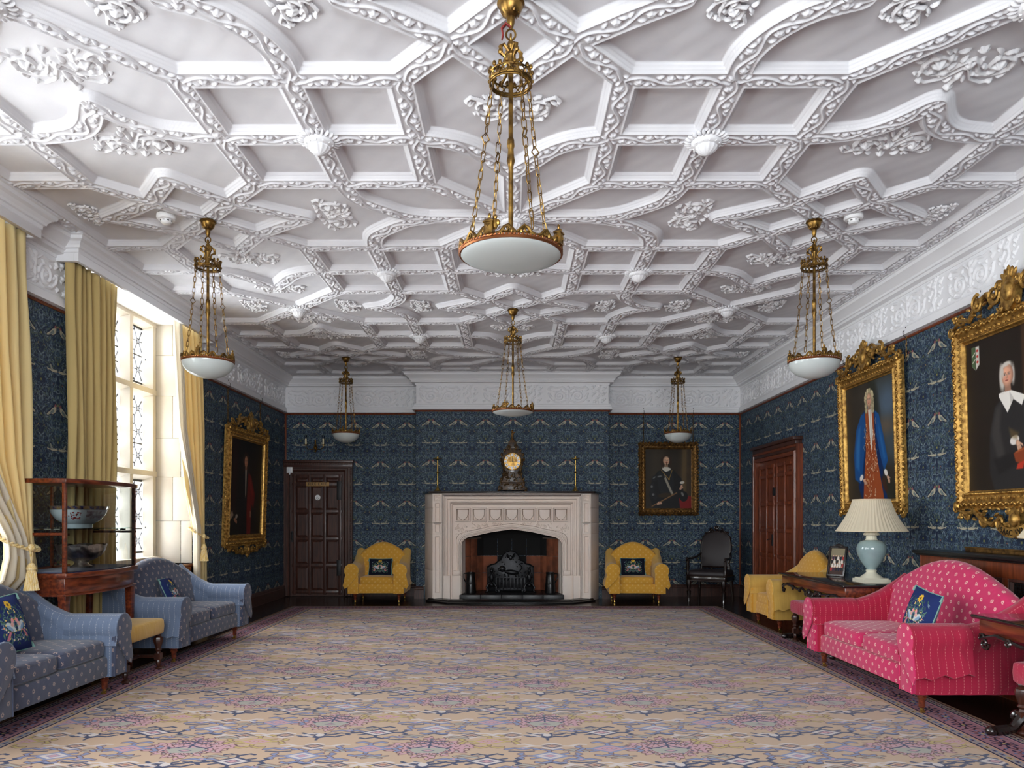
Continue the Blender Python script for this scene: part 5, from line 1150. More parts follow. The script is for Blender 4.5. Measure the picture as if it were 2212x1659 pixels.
        if k % 2: m.ell(W2(0, .055), (.012, .012, .026), 8, 6); m.ell(W2(.05, .06), (.010, .010, .014), 6, 5); m.ell(W2(-.05, .06), (.010, .010, .014), 6, 5); m.ell(W2(0, .085), (.009, .009, .012), 6, 5)
    m.tube([(R*.99*math.cos(2*PI*k/q), R*.99*math.sin(2*PI*k/q), zr+.018) for k in range(q)], .004, 5, True)
    m.build('gallery', M['brass'], o)
    for k in range(4):
        a = 2*PI*k/4+(.5-.9 if big else 0); Mx = TR(R*math.cos(a), R*math.sin(a), zr+.012) @ RZ(a); s = 1.0 if big else .7
        m = MB(); m.box(-.014*s, .016*s, -.020*s, .020*s, 0, .05*s, M=Mx); m.box(-.018*s, .02*s, -.025*s, .025*s, .05*s, .056*s, M=Mx)
        m.loft([[(x*.02*s, y*.022*s, .056*s) for x, y in ((-1,-1),(1,-1),(1,1),(-1,1))], [(x*.006*s, y*.006*s, .072*s) for x, y in ((-1,-1),(1,-1),(1,1),(-1,1))]], M=Mx); m.ell((0, 0, .082*s), (.007*s, .007*s, .013*s), 8, 6, M=Mx)
        m.loft([[(.0165*s, y*.014*s, .025*s+z*.018*s) for y, z in ((-1,-1),(1,-1),(1,1),(-1,1))], [(.024*s, 0, .025*s)]*4], M=Mx); m.build('lantern_block', M['brass'], o)
    m = MB(); pr = [(R*math.sin(t*PI/2), zr-depth*math.cos(t*PI/2)) for t in np.linspace(0, 1, 12)]; m.lathe(pr+[(R*.985, zr+.002)]+[(r*.98, z+.006) for r, z in pr[::-1]], seg=40); m.build('bowl', M['opal'], o)
    return o
px = lambda i: i*UI; py = lambda j: Y0+j*UJ
pl1 = pendant(px(0)-.01, py(0), .238, .045, 2.59, 'large shallow-bowled brass pendant lamp nearest the camera, on the centre line', True)
m = MB(); m.tube([(.0, -.012, 3.652), (-.022, -.012, 3.668), (-.042, -.005, 3.650), (-.036, .0, 3.625), (-.042, 0, 3.60)], [.008, .012, .012, .01, .006], 8, flat=.5); m.build('red_ribbon', M['red'], pl1)
copy_tree(pl1, (px(0), py(4), 0), label='large shallow-bowled brass pendant lamp hanging in front of the fireplace')
for c_ in list(bpy.data.objects):
    if c_.name.startswith('red_ribbon') and c_.parent is not pl1: bpy.data.objects.remove(c_)
ps = pendant(px(-2)+.0, py(2), .2, .135, 2.628, 'deep-bowled brass pendant lamp in front of the gold curtains, left side', False)
copy_tree(ps, (px(2)-.03, py(2), 0), label='deep-bowled brass pendant lamp hanging before the blue coat portrait, right side')
copy_tree(ps, (px(-2)-.03, py(6), 0), label='small-looking brass pendant lamp near the fire exit door')
copy_tree(ps, (px(2), py(6), 0), label='small-looking brass pendant lamp in front of the armour portrait')
for (x, y, lb) in ((-2.80, 5.98, 'round white smoke detector on the ceiling left of the lamp'), (2.75, 5.98, 'round white smoke detector on the ceiling right of the lamp')):
    o = empty('smoke_detector', lb, 'smoke detector', (x, y, ZC+.034), 0, 'smoke detectors')
    m = MB(); m.lathe([(0, 0), (.058, 0), (.058, -.02), (.066, -.022)], seg=28); m.build('base', M['white'], o)
    m = MB(); m.lathe([(.05, -.02), (.072, -.024), (.074, -.05), (.066, -.062), (.045, -.066), (.042, -.085), (.03, -.096), (0, -.10)], seg=28); hd = m.build('head', M['white'], o)
    m = MB(); [m.box(-.008, .008, -.002, .003, -.078, -.072, M=RZ(a) @ TR(0, -.0435, 0)) for a in np.linspace(0, 2*PI, 8, endpoint=False)]; m.build('vent_slot', M['slot'], hd)
# ================================================================ upholstered seats
def turned_leg(parent, x, y, h, mt='mahog', castor=True, R=.028):
    m = MB(); c0 = .045 if castor else 0
    m.lathe([(.012, c0), (R*.6, c0+.01), (R*.62, c0+(h-c0)*.45), (R*.9, c0+(h-c0)*.62), (R*.7, c0+(h-c0)*.68), (R*1.1, c0+(h-c0)*.82), (R*1.0, h), (0, h)], (x, y, 0), 14)
    l = m.build('leg', M[mt], parent)
    if castor:
        m = MB(); m.lathe([(0, .03), (.014, .034), (.016, .075), (0, .075)], (x, y, 0), 12)
        m.tube([(x-.007+.014*q, y+.006, .018) for q in (0, 1)], .018, 12); m.box(x-.009, x+.009, y-.004, y+.01, .012, .04); m.build('castor', M['brassb'], l)
    return l
def settee(name, label, cat, W_, D, loc, rz, F, S, back_h=.94, hump=.15, arm_h=.60, seat_h=.44, nc=2, group=None, cover=True):
    o = empty(name, label, cat, loc, rz, group); yf, yb = -D/2, D/2; wi = W_/2-.20; xc = W_/2-.098; R = .098
    def za(t): return arm_h+(.26*((t-.42)/.58)**1.6 if t > .42 else .0)
    m = MB(); m.box(-W_/2+.12, W_/2-.12, yf+.05, yf+.20, .155, .31); m.build('seat_rail', M[F], o, bev=.025, uv=True)
    m = MB(); m.box(-wi-.02, wi+.02, yf+.10, yb-.08, .17, .30); m.build('seat_platform', M[F], o, bev=.01, uv=True)
    for k in range(nc):
        w = 2*wi/nc; x = -wi+w*(k+.5); m = MB(); m.puff(w-.008, D-.27, .155, (x, yf+.045+(D-.27)/2, seat_h-.075), .22, 40, 14, e2=.42); m.build('seat_cushion', M[F], o, uv=True, smooth=180)
        m = MB(); zz = seat_h-.075; q = 36
        for dz in (-.045, .045):
            P = []
            for i in range(q):
                a = 2*PI*i/q; c_, s_ = math.cos(a), math.sin(a); P.append((x+(w-.008)/2*.985*math.copysign(abs(c_)**.22, c_), yf+.045+(D-.27)/2+(D-.27)/2*.985*math.copysign(abs(s_)**.22, s_), zz+dz))
            m.tube(P, .004, 5, True)
        m.build('cushion_piping', M[F], o, uv=True)
    for s in (-1, 1):
        rings = []
        for i in range(15):
            t = i/14; y = yf+.02+t*(D-.10); z = za(t)-R; r = R*(1-.25*max(0, t-.5)*2); P = [(wi, .28), (wi, z-.06)]
            for a in np.linspace(200, -40, 14): P.append((xc+r*math.cos(math.radians(a)), z+r*math.sin(math.radians(a))))
            P += [(W_/2-.045, z-.10), (W_/2-.035, .20), (W_/2-.045, .155), (wi, .155)]
            w_ = .004*math.sin(i*2.3)
            rings.append([(s*(x+w_), y, zz) for x, zz in P])
        m = MB(); m.loft(rings); m.build('arm', M[S], o, uv=True, smooth=60)
        # scrolled front of the arm
        z = za(0)-R; P = [(wi-.002, .16), (wi+.004, z-.08)]+[(xc+(R+.004)*math.cos(math.radians(a)), z+(R+.004)*math.sin(math.radians(a))) for a in np.linspace(205, -50, 16)]+[(W_/2-.04, .30), (W_/2-.04, .16)]
        m = MB(); m.prism([(s*x, zz) for x, zz in P], yf-.004, yf+.022); m.build('arm_front', M[F], o, uv=True, bev=.006)
        m = MB(); m.tube([(s*x, yf-.006, zz) for x, zz in P], .005, 5); m.build('arm_piping', M[F], o, uv=True)
        if cover:
            rings = []; L = .40 if D > .8 else .36; R2 = R+.012
            for i in range(9):
                t = i/8; y = yf-.018+t*L; wv = .004*math.sin(i*1.9); outer = []
                angs = np.linspace(214, -28, 15)
                for a in angs: outer.append((xc+(R2+wv*(1 if 40 < a < 140 else 0))*math.cos(math.radians(a)), z+R2*math.sin(math.radians(a))))
                outer = [(wi-.008, z-.12)]+outer+[(W_/2+.004, z-.10), (W_/2+.038+.012*math.sin(i*1.3), z-.215+.014*math.sin(i*2.1)-.03*(1-t))]
                inner = [(x-(.006 if x > xc else -.006), zz-.004) for x, zz in outer[::-1]]
                rings.append([(s*x, y, zz) for x, zz in outer+inner])
            m = MB(); m.loft(rings); m.build('arm_cover', M[S], o, uv=True, smooth=60)
            P = [(wi+.01, z-.05)]+[(xc+(R2)*math.cos(math.radians(a)), z+R2*math.sin(math.radians(a))) for a in np.linspace(205, -30, 16)]+[(W_/2+.012, z-.12), (W_/2+.036, z-.235), (W_/2+.01, z-.29), (W_/2-.06, z-.24), (xc-.02, z-.17), (wi+.03, z-.11)]
            m = MB(); m.prism([(s*x, zz) for x, zz in P], yf-.026, yf-.014); m.build('arm_cover_front', M[F], o, uv=True, bev=.004)
            m = MB(); m.tube([(s*x, yf-.02, zz) for x, zz in P[1:17]], .006, 6); m.build('arm_cover_piping', M[S], o, uv=True)
    wb = W_/2-.10; rings = []
    for i in range(33):
        u = -1+2*i/32; x = u*wb; top = back_h-hump*(1-math.cos(u*PI/2)**1.15 if abs(u) < 1 else 1)-.03*max(0, abs(u)-.85)/.15
        lean = .10; th = .15-.03*abs(u)**3; ya = yb-.06
        P = [(ya-th-.10, .30), (ya-th-.075, .48), (ya-th-.03, top-.12)]
        cy_, cz_, r = ya-th/2-.01, top-.06, .06
        for a in np.linspace(195, -10, 9): P.append((cy_+r*1.15*math.cos(math.radians(a)), cz_+r*math.sin(math.radians(a))))
        P += [(yb-.02, .45), (yb-.03, .16), (ya-th-.06, .16)]
        sq = 1-.02*abs(u)**6
        rings.append([(x, y+.03*u*u*-1, z) for y, z in P])
    m = MB(); m.loft(rings); m.build('backrest', M[F], o, uv=True, smooth=70)
    for s in (-1, 1):
        for y in (yf+.11, yb-.11): turned_leg(o, s*(W_/2-.13), y, .165, R=.036)
    return o
def cushion(label, loc, rz, tilt, w=.40, h=.36, mt='embroid', tassels=True, lean=0):
    o = empty('cushion', label, 'cushion', loc, 0, 'embroidered bird cushions'); o.rotation_euler = (tilt, lean, rz)
    m = MB(); n = 26; rings = []
    V = []; F = []
    g = 14
    for side in (-1, 1):
        for i in range(g+1):
            for j in range(g+1):
                u, v = -1+2*i/g, -1+2*j/g; e = (1-abs(u)**2.6)*(1-abs(v)**2.6); p = 1-.07*(1-abs(u*v))*(abs(u)**6+abs(v)**6)*.8
                V.append((u*w/2*p, side*.055*e**.6, h/2+v*h/2*p))
        b0 = 0 if side < 0 else (g+1)**2
        for i in range(g):
            for j in range(g):
                q = (b0+i*(g+1)+j, b0+(i+1)*(g+1)+j, b0+(i+1)*(g+1)+j+1, b0+i*(g+1)+j+1); F.append(q if side < 0 else q[::-1])
    me = bpy.data.meshes.new('cover'); me.from_pydata(V, [], F); me.materials.append(M[mt]); me.materials.append(M['navy'])
    me.shade_smooth(); l = me.uv_layers.new(name='UVMap')
    for p in me.polygons:
        p.material_index = 0 if p.index < g*g else 1
        for li in p.loop_indices: co = V[me.loops[li].vertex_index]; l.data[li].uv = (co[0]/w+.5, co[2]/h)
    c = bpy.data.objects.new('cover', me); COL.objects.link(c); c.parent = o
    m = MB(); E = []
    for (a, b) in (((-1,-1),(1,-1)), ((1,-1),(1,1)), ((1,1),(-1,1)), ((-1,1),(-1,-1))):
        for t in np.linspace(0, 1, 8, endpoint=False):
            u, v = a[0]+(b[0]-a[0])*t, a[1]+(b[1]-a[1])*t; p = 1-.07*(1-abs(u*v))*(abs(u)**6+abs(v)**6)*.8; E.append((u*w/2*p, 0, h/2+v*h/2*p))
    m.tube(E, .005, 6, True); m.build('piping', M['piping'], o)
    for sx, sz in ((-1, 0), (1, 0), (-1, 1), (1, 1)):
        m = MB(); m.lathe([(.003, 0), (.007, -.006), (.006, -.012), (.012, -.045), (0, -.045)], (sx*w/2, -.005, sz*h+.004*(1-sz)+.04*(1-sz)), 8); m.build('tassel', M['piping'], o)
    return o
M['embroidk'] = imat('dark_embroidered_birds', cushion_img((22, 26, 42), 'dark_birds'), 1, 1, .9, .2, 'EXTEND', bump=.4)
M['embroid'] = imat('embroidered_birds', IM_CU, 1, 1, .9, .2, 'EXTEND', bump=.4)

settee('armchair', 'yellow armchair between the fire exit door and the fireplace', 'armchair', .96, .84, (-2.17, 12.14, 0), .0, 'yelf', 'yels', .96, .17, .62, .43, 1, 'yellow armchairs')
settee('armchair', 'yellow armchair under the armour portrait, right of the fireplace', 'armchair', .96, .84, (1.99, 12.12, 0), -.06, 'yelf', 'yels', .96, .17, .62, .43, 1, 'yellow armchairs')
settee('armchair', 'yellow armchair beside the double door on the right wall', 'armchair', .96, .84, (3.46, 9.13, 0), -PI/2+.03, 'yelf', 'yels', .96, .17, .62, .43, 1, 'yellow armchairs')
cushion('navy bird cushion on the yellow armchair left of the fireplace', (-2.16, 12.03, .425), 0, -.30, .38, .28, 'embroidk')
cushion('navy bird cushion on the yellow armchair right of the fireplace', (1.95, 12.01, .425), -.03, -.30, .40, .29, 'embroidk')
settee('sofa', 'blue two-seat sofa nearest the camera, at the left edge', 'sofa', 1.54, .82, (-3.415, 5.01, 0), PI/2-.0, 'bluef', 'blues', .93, .20, .61, .45, 2, 'blue flowered sofas')
settee('sofa', 'blue two-seat sofa between the glass case and the curtains', 'sofa', 1.62, .82, (-3.425, 7.58, 0), PI/2-.04, 'bluef', 'blues', .95, .20, .61, .45, 2, 'blue flowered sofas')
settee('sofa', 'bright pink two-seat sofa with flower spots against the right wall', 'sofa', 1.86, .94, (3.175, 5.90, 0), -PI/2, 'pinkf', 'pinks', 1.02, .24, .62, .45, 2)
cushion('navy bird cushion on the blue sofa nearest the camera', (-3.34, 4.98, .445), PI/2+.1, -.30, .42, .40)
cushion('navy bird cushion on the blue sofa beside the glass case', (-3.46, 7.62, .445), PI/2+.2, -.40, .42, .32)
cushion('navy bird cushion with tassels on the pink sofa', (3.02, 5.60, .445), -PI/2-.05, -.28, .40, .38, lean=.12)

# ---- stools
def stool(label, loc, rz, w, d, mt, group='upholstered stools'):
    o = empty('stool', label, 'stool', loc, rz, group)
    m = MB(); m.puff(w, d, .15, (0, 0, .395), .16, 32, 10, e2=.3); m.build('seat', M[mt], o, uv=True, smooth=180)
    for sx in (-1, 1):
        for sy in (-1, 1):
            x, y = sx*(w/2-.05), sy*(d/2-.05)
            m = MB(); m.box(x-.026, x+.026, y-.026, y+.026, .10, .155); m.lathe([(.022, .155), (.016, .17), (.028, .185), (.02, .20), (.032, .235), (.042, .27), (.036, .295), (.018, .31), (.024, .32), (.02, .34)], (x, y, 0), 16, lobes=8, amp=.05)
            m.ell((x, y-sy*0, .075), (.022, .022, .04), 8, 6); m.ell((x+sx*.008, y-.012, .022), (.032, .040, .022), 10, 6); [m.ell((x+q*.016, y-.042, .013), (.011, .016, .013), 6, 4) for q in (-1, 0, 1)]; m.build('leg', M['oak'], o)
    m = MB()
    for sx in (-1, 1): m.tube([(sx*(w/2-.05), -d/2+.05, .125), (sx*(w/2-.05), d/2-.05, .125)], .016, 8)
    m.tube([(-w/2+.05, 0, .125), (-w/8, 0, .125), (0, 0, .125), (w/8, 0, .125), (w/2-.05, 0, .125)], [.014, .016, .028, .016, .014], 8); m.build('stretcher', M['oak'], o)
    return o
stool('yellow padded stool between the two blue sofas', (-3.32, 6.30, 0), PI/2, .66, .44, 'yels')
stool('pink padded stool under the dark table with the blue-green lamp', (3.20, 7.83, 0), PI/2, .55, .36, 'pinks')
stool('blue padded stool tucked behind the pink sofa end', (3.20, 7.22, 0), PI/2, .55, .36, 'bluestool')
stool('pink padded stool at the right edge of the picture', (3.30, 4.33, 0), PI/2, .60, .40, 'pinks')

# ---- carved console tables
def console(label, loc, rz, L, d, h=.735):
    o = empty('console_table', label, 'table', loc, rz, 'carved dark console tables')
    m = MB(); m.box(-L/2, L/2, -d/2, d/2, h-.028, h); m.build('tabletop', M['ebony'], o, bev=.012)
    m = MB(); m.box(-L/2+.04, L/2-.04, -d/2+.035, d/2-.02, h-.12, h-.028); m.build('apron', M['mahog'], o, bev=.006)
    m = MB(); y = -d/2+.028
    for s in (-1, 1):
        m.tube([(s*x, y, h-.125+z) for x, z in ((.0, -.02), (.10, -.035), (.20, .0), (.32, -.02), (L/2-.22, .01), (L/2-.06, -.03))], [.016, .012, .014, .012, .016, .01], 6)
        for q, (x, z, r) in enumerate(((.09, -.05, .03), (.26, -.02, .025), (.44, -.02, .03), (L/2-.12, -.05, .04))): m.scroll((s*x, y-.006, h-.125+z), r, 1.3, .011, 0, s if q % 2 else -s)
        m.tube([(s*(L/2-.05), y+q, h-.14) for q in (0, .1, .2, .3)], .010, 6); m.scroll((s*(L/2-.045), y+.02, h-.15), .03, 1.2, .01)
    m.ell((0, y-.01, h-.16), (.05, .025, .05), 10, 6); [m.ell((q*.045, y-.012, h-.19+abs(q)*.02), (.02, .015, .03), 8, 5, rot=RY(q*.5)) for q in (-1, 0, 1)]; m.build('apron_carving', M['ebony'], o)
    for s in (-1, 1):
        m = MB(); x = s*(L/2-.22)
        m.lathe([(.03, h-.12), (.045, h-.16), (.03, h-.20), (.05, h-.30), (.055, h-.36), (.035, h-.42), (.03, h-.44), (.045, .20), (.05, .16), (.0, .14)], (x, .0, 0), 16, lobes=8, amp=.06); m.build('pillar', M['ebony'], o)
        m = MB()
        for t in (-1, 1):
            m.tube([(x, t*.02, .17), (x, t*.09, .16), (x, t*.16, .10), (x, t*.20, .05), (x, t*(d/2-.02), .035)], [.04, .038, .032, .03, .034], 8); m.ell((x, t*(d/2-.0), .034), (.036, .038, .034), 10, 6)
            T = MB(); T.scroll((0, 0, 0), .035, 1.2, .014); m.add(T.v, T.f, TR(x-.03, t*.16, .12) @ RZ(PI/2))
        m.build('foot', M['ebony'], o)
    m = MB(); m.tube([(-L/2+.22, 0, .17), (-.1, 0, .17), (0, 0, .18), (.1, 0, .17), (L/2-.22, 0, .17)], [.02, .022, .035, .022, .02], 8); m.build('stretcher', M['ebony'], o)
    return o
console('carved dark console table holding the lamp and photograph, beyond the pink sofa', (3.40, 7.66, 0), -PI/2, 1.68, .72)
console('carved dark console table at the right edge in front of the pink sofa', (3.29, 4.02, 0), -PI/2, 1.56, .66)

# ---- table lamps
def table_lamp(label, loc):
    o = empty('table_lamp', label, 'lamp', loc, 0, 'table lamps with pleated shades')
    m = MB(); m.box(-.125, .125, -.125, .125, 0, .032); m.box(-.11, .11, -.11, .11, .032, .045); m.lathe([(.105, .045), (.09, .06), (.055, .085), (.045, .10), (.05, .115), (.04, .125)], seg=28); m.build('base', M['cream'], o, bev=0)
    m = MB(); m.lathe([(.04, .12), (.06, .15), (.095, .20), (.125, .27), (.134, .32), (.128, .36), (.10, .395), (.05, .41), (0, .41)], seg=36); m.build('urn', M['celadon'], o)
    m = MB(); m.lathe([(.055, .405), (.048, .42), (.046, .445), (.07, .455), (.066, .475), (.03, .49), (.012, .495), (0, .495)], seg=40, lobes=20, amp=.03); m.build('collar', M['cream'], o)
    m = MB(); m.tube([(0, 0, .49), (0, 0, .56)], .008, 8); m.lathe([(0, .54), (.018, .545), (.018, .59), (0, .60)], seg=12); m.tube([(.02, 0, .555), (.04, 0, .555)], .004, 6); m.build('fitting', M['brass'], o)
    m = MB(); n = 108; rr = []
    for t in np.linspace(0, 1, 9):
        r = .315*(1-t)+.165*t-.018*math.sin(t*PI); z = .495+t*.30
        rr.append([(r*(1+(.014 if k % 2 else -.006))*math.cos(2*PI*k/n), r*(1+(.014 if k % 2 else -.006))*math.sin(2*PI*k/n), z) for k in range(n)])
    m.loft(rr, True, False); m.build('lampshade', M['shade'], o, smooth=15)
    for r, z in ((.316, .495), (.168, .795)): m = MB(); m.tube([(r*math.cos(2*PI*k/40), r*math.sin(2*PI*k/40), z) for k in range(40)], .006, 6, True); m.build('shade_trim', M['shade'], o)
    return o
table_lamp('blue-green urn table lamp with cream pleated shade on the far console table', (3.46, 7.15, .735))
table_lamp('second pleated lampshade just entering at the right edge', (3.49, 4.56, .735))
pf = empty('photo_frame', 'small dark framed group photograph standing on the console table', 'photo frame', (3.42, 7.86, .735)); pf.rotation_euler = (-.28, 0, -PI/2+.75)
m = MB(); m.frame(-.095, .095, 0, .33, [(0, .008), (0, -.008), (.02, -.012), (.024, -.004), (.024, .008)]); m.box(-.095, .095, .006, .012, 0, .33); m.prism([(-.06, .33), (.06, .33), (.04, .345), (0, .36), (-.04, .345)], -.01, .01); m.build('frame', M['ebony'], pf, bev=.002)
uvquad('photograph', [(-.072, -.002, .023), (.072, -.002, .023), (.072, -.002, .307), (-.072, -.002, .307)], [(0,0),(1,0),(1,1),(0,1)], pmat('group_photograph', group_photo()), pf)
m = MB(); m.loft([[(x, .012, .22) for x in (-.03, .03)]+[(x, .016, .22) for x in (.03, -.03)], [(x, .10, .03) for x in (-.03, .03)]+[(x, .104, .03) for x in (.03, -.03)]]); m.build('strut', M['ebony'], pf)

# ---- carved leather armchair in the corner
cc = empty('carved_armchair', 'dark carved open armchair with studded leather seat and back in the far right corner', 'armchair', (3.21, 12.02, 0), -.55)
m = MB(); m.puff(.62, .56, .12, (0, 0, .46), .18, 28, 8, e2=.35); m.build('seat', M['leather'], cc, smooth=180)
m = MB(); m.frame(-.31, .31, .34, .42, [(0, -.28), (0, .28), (.02, .28), (.02, -.28)]); m.box(-.31, .31, -.29, -.26, .36, .42); m.build('seat_frame', M['ebony'], cc, bev=.004)
m = MB(); [m.ell((x, -.285, .425), (.005, .004, .005), 5, 4) for x in np.linspace(-.28, .28, 26)]; [m.ell((s*.313, y, .425), (.004, .005, .005), 5, 4) for s in (-1, 1) for y in np.linspace(-.26, .26, 22)]; m.build('stud', M['brass'], cc)['kind'] = 'stuff'
bk = lambda z: .24+(z-.5)*.16
oval = [(-.21, .56), (-.235, .70), (-.24, .90), (-.215, 1.04), (-.14, 1.10), (0, 1.13)]; oval = oval+[(-x, z) for x, z in oval[-2::-1]]
m = MB(); m.loft([[(x*.98, bk(z)-.03+dy, z) for x, z in oval] for dy in (0, .05)]); m.build('backrest', M['leather'], cc, bev=.015)
m = MB(); m.tube([(x, bk(z), z) for x, z in oval]+[(oval[0][0], bk(.56), .56)], .024, 8); m.tube([(-.21, bk(.58), .58), (0, bk(.55), .55), (.21, bk(.58), .58)], .022, 8); m.build('back_frame', M['ebony'], cc)
m = MB(); z0 = 1.15; y0 = bk(z0)
for s in (-1, 1): m.scroll((s*.07, y0-.02, z0+.0), .045, 1.2, .014, PI/2, -s); m.scroll((s*.17, y0-.02, 1.10), .03, 1.1, .012, 0, s); m.ell((s*.13, y0, 1.13), (.04, .02, .016), 8, 5, rot=RY(s*.5))
m.ell((0, y0-.01, z0+.035), (.035, .025, .045), 10, 6); [m.ell((q*.03, y0-.012, z0+.06-abs(q)*.012), (.014, .012, .025), 6, 5, rot=RY(q*.5)) for q in (-1, 0, 1)]; m.build('crest', M['ebony'], cc)
for s in (-1, 1):
    m = MB(); m.tube([(s*.24, bk(.78), .78), (s*.28, .16, .72), (s*.31, .0, .70), (s*.315, -.16, .70), (s*.31, -.25, .71)], [.02, .022, .026, .026, .022], 8, flat=.8); T = MB(); T.scroll((0, 0, 0), .03, 1.2, .018); m.add(T.v, T.f, TR(s*.31, -.265, .69) @ RZ(PI/2)); m.build('arm', M['ebony'], cc)
    m = MB(); m.lathe([(.02, .42), (.03, .46), (.018, .50), (.028, .56), (.022, .62), (.026, .67), (.0, .69)], (s*.30, -.24, 0), 12); m.build('arm_post', M['ebony'], cc)
    m = MB(); m.lathe([(0, 0), (.022, .0), (.026, .02), (.018, .04), (.024, .10), (.034, .18), (.02, .20), (.03, .24), (.04, .32), (.032, .38), (.034, .42)], (s*.28, -.25, 0), 14, lobes=7, amp=.06); m.build('leg', M['ebony'], cc)
    m = MB(); m.tube([(s*.26, .25, .42), (s*.27, .27, .2), (s*.28, .30, 0)], [.028, .024, .018], 8); m.tube([(s*.24, .24, .42), (s*.22, bk(.58), .60)], .024, 8); m.build('leg', M['ebony'], cc)

# ---- radiator cabinet behind the pink sofa
rc = empty('radiator_cabinet', 'long wooden radiator cabinet with black top and metal grilles behind the pink sofa', 'cabinet', (3.82, 6.72, 0), -PI/2)
LC = 2.9
m = MB(); m.box(-.06, LC, -.17, .13, 1.035, 1.065); m.box(-.04, LC, -.15, .13, 1.02, 1.035); m.build('top', M['black'], rc, bev=.006)
m = MB(); m.box(0, LC, -.12, .12, .0, .22); m.box(0, LC, -.12, .12, .90, 1.02); m.box(-.02, .0, -.12, .12, 0, 1.02); m.box(0, LC, .0, .12, .2, .92); m.build('carcass', M['oakr'], rc, bev=.004)
for k in range(6): m = MB(); x = k*.56; m.box(x, x+.07, -.125, .0, .22, .90); m.build('stile', M['oakr'], rc, bev=.004)
for k in range(5):
    x0 = k*.56+.07; x1 = x0+.49; m = MB(); m.frame(x0, x1, .22, .90, [(0, -.12), (.02, -.125), (.028, -.10), (.028, -.09), (0, -.09)]); m.build('grille_frame', M['oakd'], rc, smooth=0)
    m = MB(); [m.box(x-.004, x+.004, -.10, -.094, .24, .88) for x in np.arange(x0+.035, x1-.02, .022)]; [m.box(x0+.02, x1-.02, -.098, -.090, z-.004, z+.004) for z in np.arange(.25, .88, .022)]; m.build('grille', M['grille'], rc, smooth=0)
gm = empty('gilt_ledge_moulding', 'pale gilt moulding lying on the black cabinet top', 'moulding', (3.915, 6.38, 1.066), -PI/2)
m = MB(); m.box(0, 2.6, -.02, .02, 0, .03); m.box(0, 2.6, -.028, .02, .03, .042); m.build('moulding', M['gilt2'], gm, bev=.003)

# ================================================================ glass display case on the left
dc = empty('display_case', 'bow-fronted mahogany display case on tall legs, glass sides', 'display case', (-3.675, 6.245, 0), PI/2)
hw, hd = .535, .225
def bow(off=0, n=13, x=hw): return [(u*(x+off), -hd-off-.085*(1-u*u)) for u in np.linspace(-1, 1, n)]
def plan(off=0): return bow(off)+[(hw+off, hd), (-hw-off, hd)]
def slab(nm, off, z0, z1, mt, bev=.004, par=None):
    m = MB(); m.loft([[(x, y, z) for x, y in plan(off)] for z in (z0, z1)]); return m.build(nm, M[mt], par or dc, bev=bev, smooth=40)
slab('case_top', .012, 1.625, 1.66, 'mahog'); slab('base_moulding', .014, .885, .925, 'mahog'); slab('case_floor', -.012, .926, .932, 'navy', 0); slab('apron', -.012, .755, .885, 'mahog'); slab('apron_bead', .004, .745, .76, 'mahog')
for sx in (-1, 1):
    for y in (-hd, hd):
        m = MB(); x = sx*(hw-.014); m.box(x-.014, x+.014, y-(.0 if y < 0 else .028), y+(.028 if y < 0 else 0), .925, 1.625); m.build('post', M['mahog'], dc, bev=.003)
        m = MB(); x = sx*(hw-.04); yy = y+(.035 if y < 0 else -.035); m.loft([[(x+a*w, yy+b*w, z) for a, b in ((-1,-1),(1,-1),(1,1),(-1,1))] for w, z in ((.016, 0), (.03, .70), (.034, .75))]); m.build('leg', M['mahog'], dc, bev=.003)
    m = MB(); m.box(sx*hw-.009, sx*hw+.009, -hd, hd, 1.22, 1.24); m.build('side_rail', M['mahog'], dc)
    panel('glass_pane', [(sx*(hw-.004), -hd+.02, .93), (sx*(hw-.004), hd-.02, .93), (sx*(hw-.004), hd-.02, 1.62), (sx*(hw-.004), -hd+.02, 1.62)], M['glassb'], dc)
m = MB(); P = bow(-.006); m.loft([[(x, y, z) for x, y in P] for z in (.93, 1.62)], False, False); m.build('glass_pane', M['glassb'], dc)
m = MB(); m.box(-hw+.02, hw-.02, hd-.02, hd-.005, .93, .95); m.box(-hw+.02, hw-.02, hd-.02, hd-.005, 1.20, 1.22); m.box(-.01, .01, hd-.02, hd-.005, .93, 1.62); m.build('back_rail', M['mahog'], dc)
M['shelfg'] = thin_glass('shelf_glass', (.80, .93, .90)); m = MB(); m.loft([[(x, y, z) for x, y in [(a*.97, b*.93) for a, b in plan(-.012)]] for z in (1.262, 1.270)]); m.build('glass_shelf', M['shelfg'], dc)
m = MB(); [m.box(sx*(hw-.03)-.012, sx*(hw-.03)+.012, y-.02, y+.02, 1.245, 1.262) for sx in (-1, 1) for y in (-.12, .12)]; m.build('shelf_bracket', M['blackiron'], dc)
pb = empty('porcelain_bowl', 'large painted porcelain bowl on the glass shelf of the case', 'bowl', (-3.68, 6.28, 1.271))
m = MB(); m.lathe([(.0, .004), (.10, 0), (.105, .03), (.115, .034), (.17, .07), (.205, .12), (.222, .175), (.228, .182), (.222, .182), (.19, .115), (.10, .045), (0, .04)], seg=44); m.build('bowl', M['porcelain'], pb)
m = MB(); m.lathe([(.2165, .155), (.2225, .172), (.2275, .18), (.229, .182), (.2275, .172), (.2195, .152)], seg=44); m.build('blue_rim', M['cobalt'], pb)
for a0, w, z0, z1 in ((-.35, .42, .06, .145),):
    m = MB(); R_ = lambda z: np.interp(z, [.034, .07, .12, .175], [.115, .17, .205, .222])+.0015
    m.loft([[(R_(z)*math.cos(a), R_(z)*math.sin(a), z) for z in np.linspace(z0+.02*abs(math.sin(5*a)), z1, 7)] for a in np.linspace(a0-w, a0+w, 14)], False, False); m.build('painted_scene', M['rose'], pb)
m = MB(); r = random.Random(5)
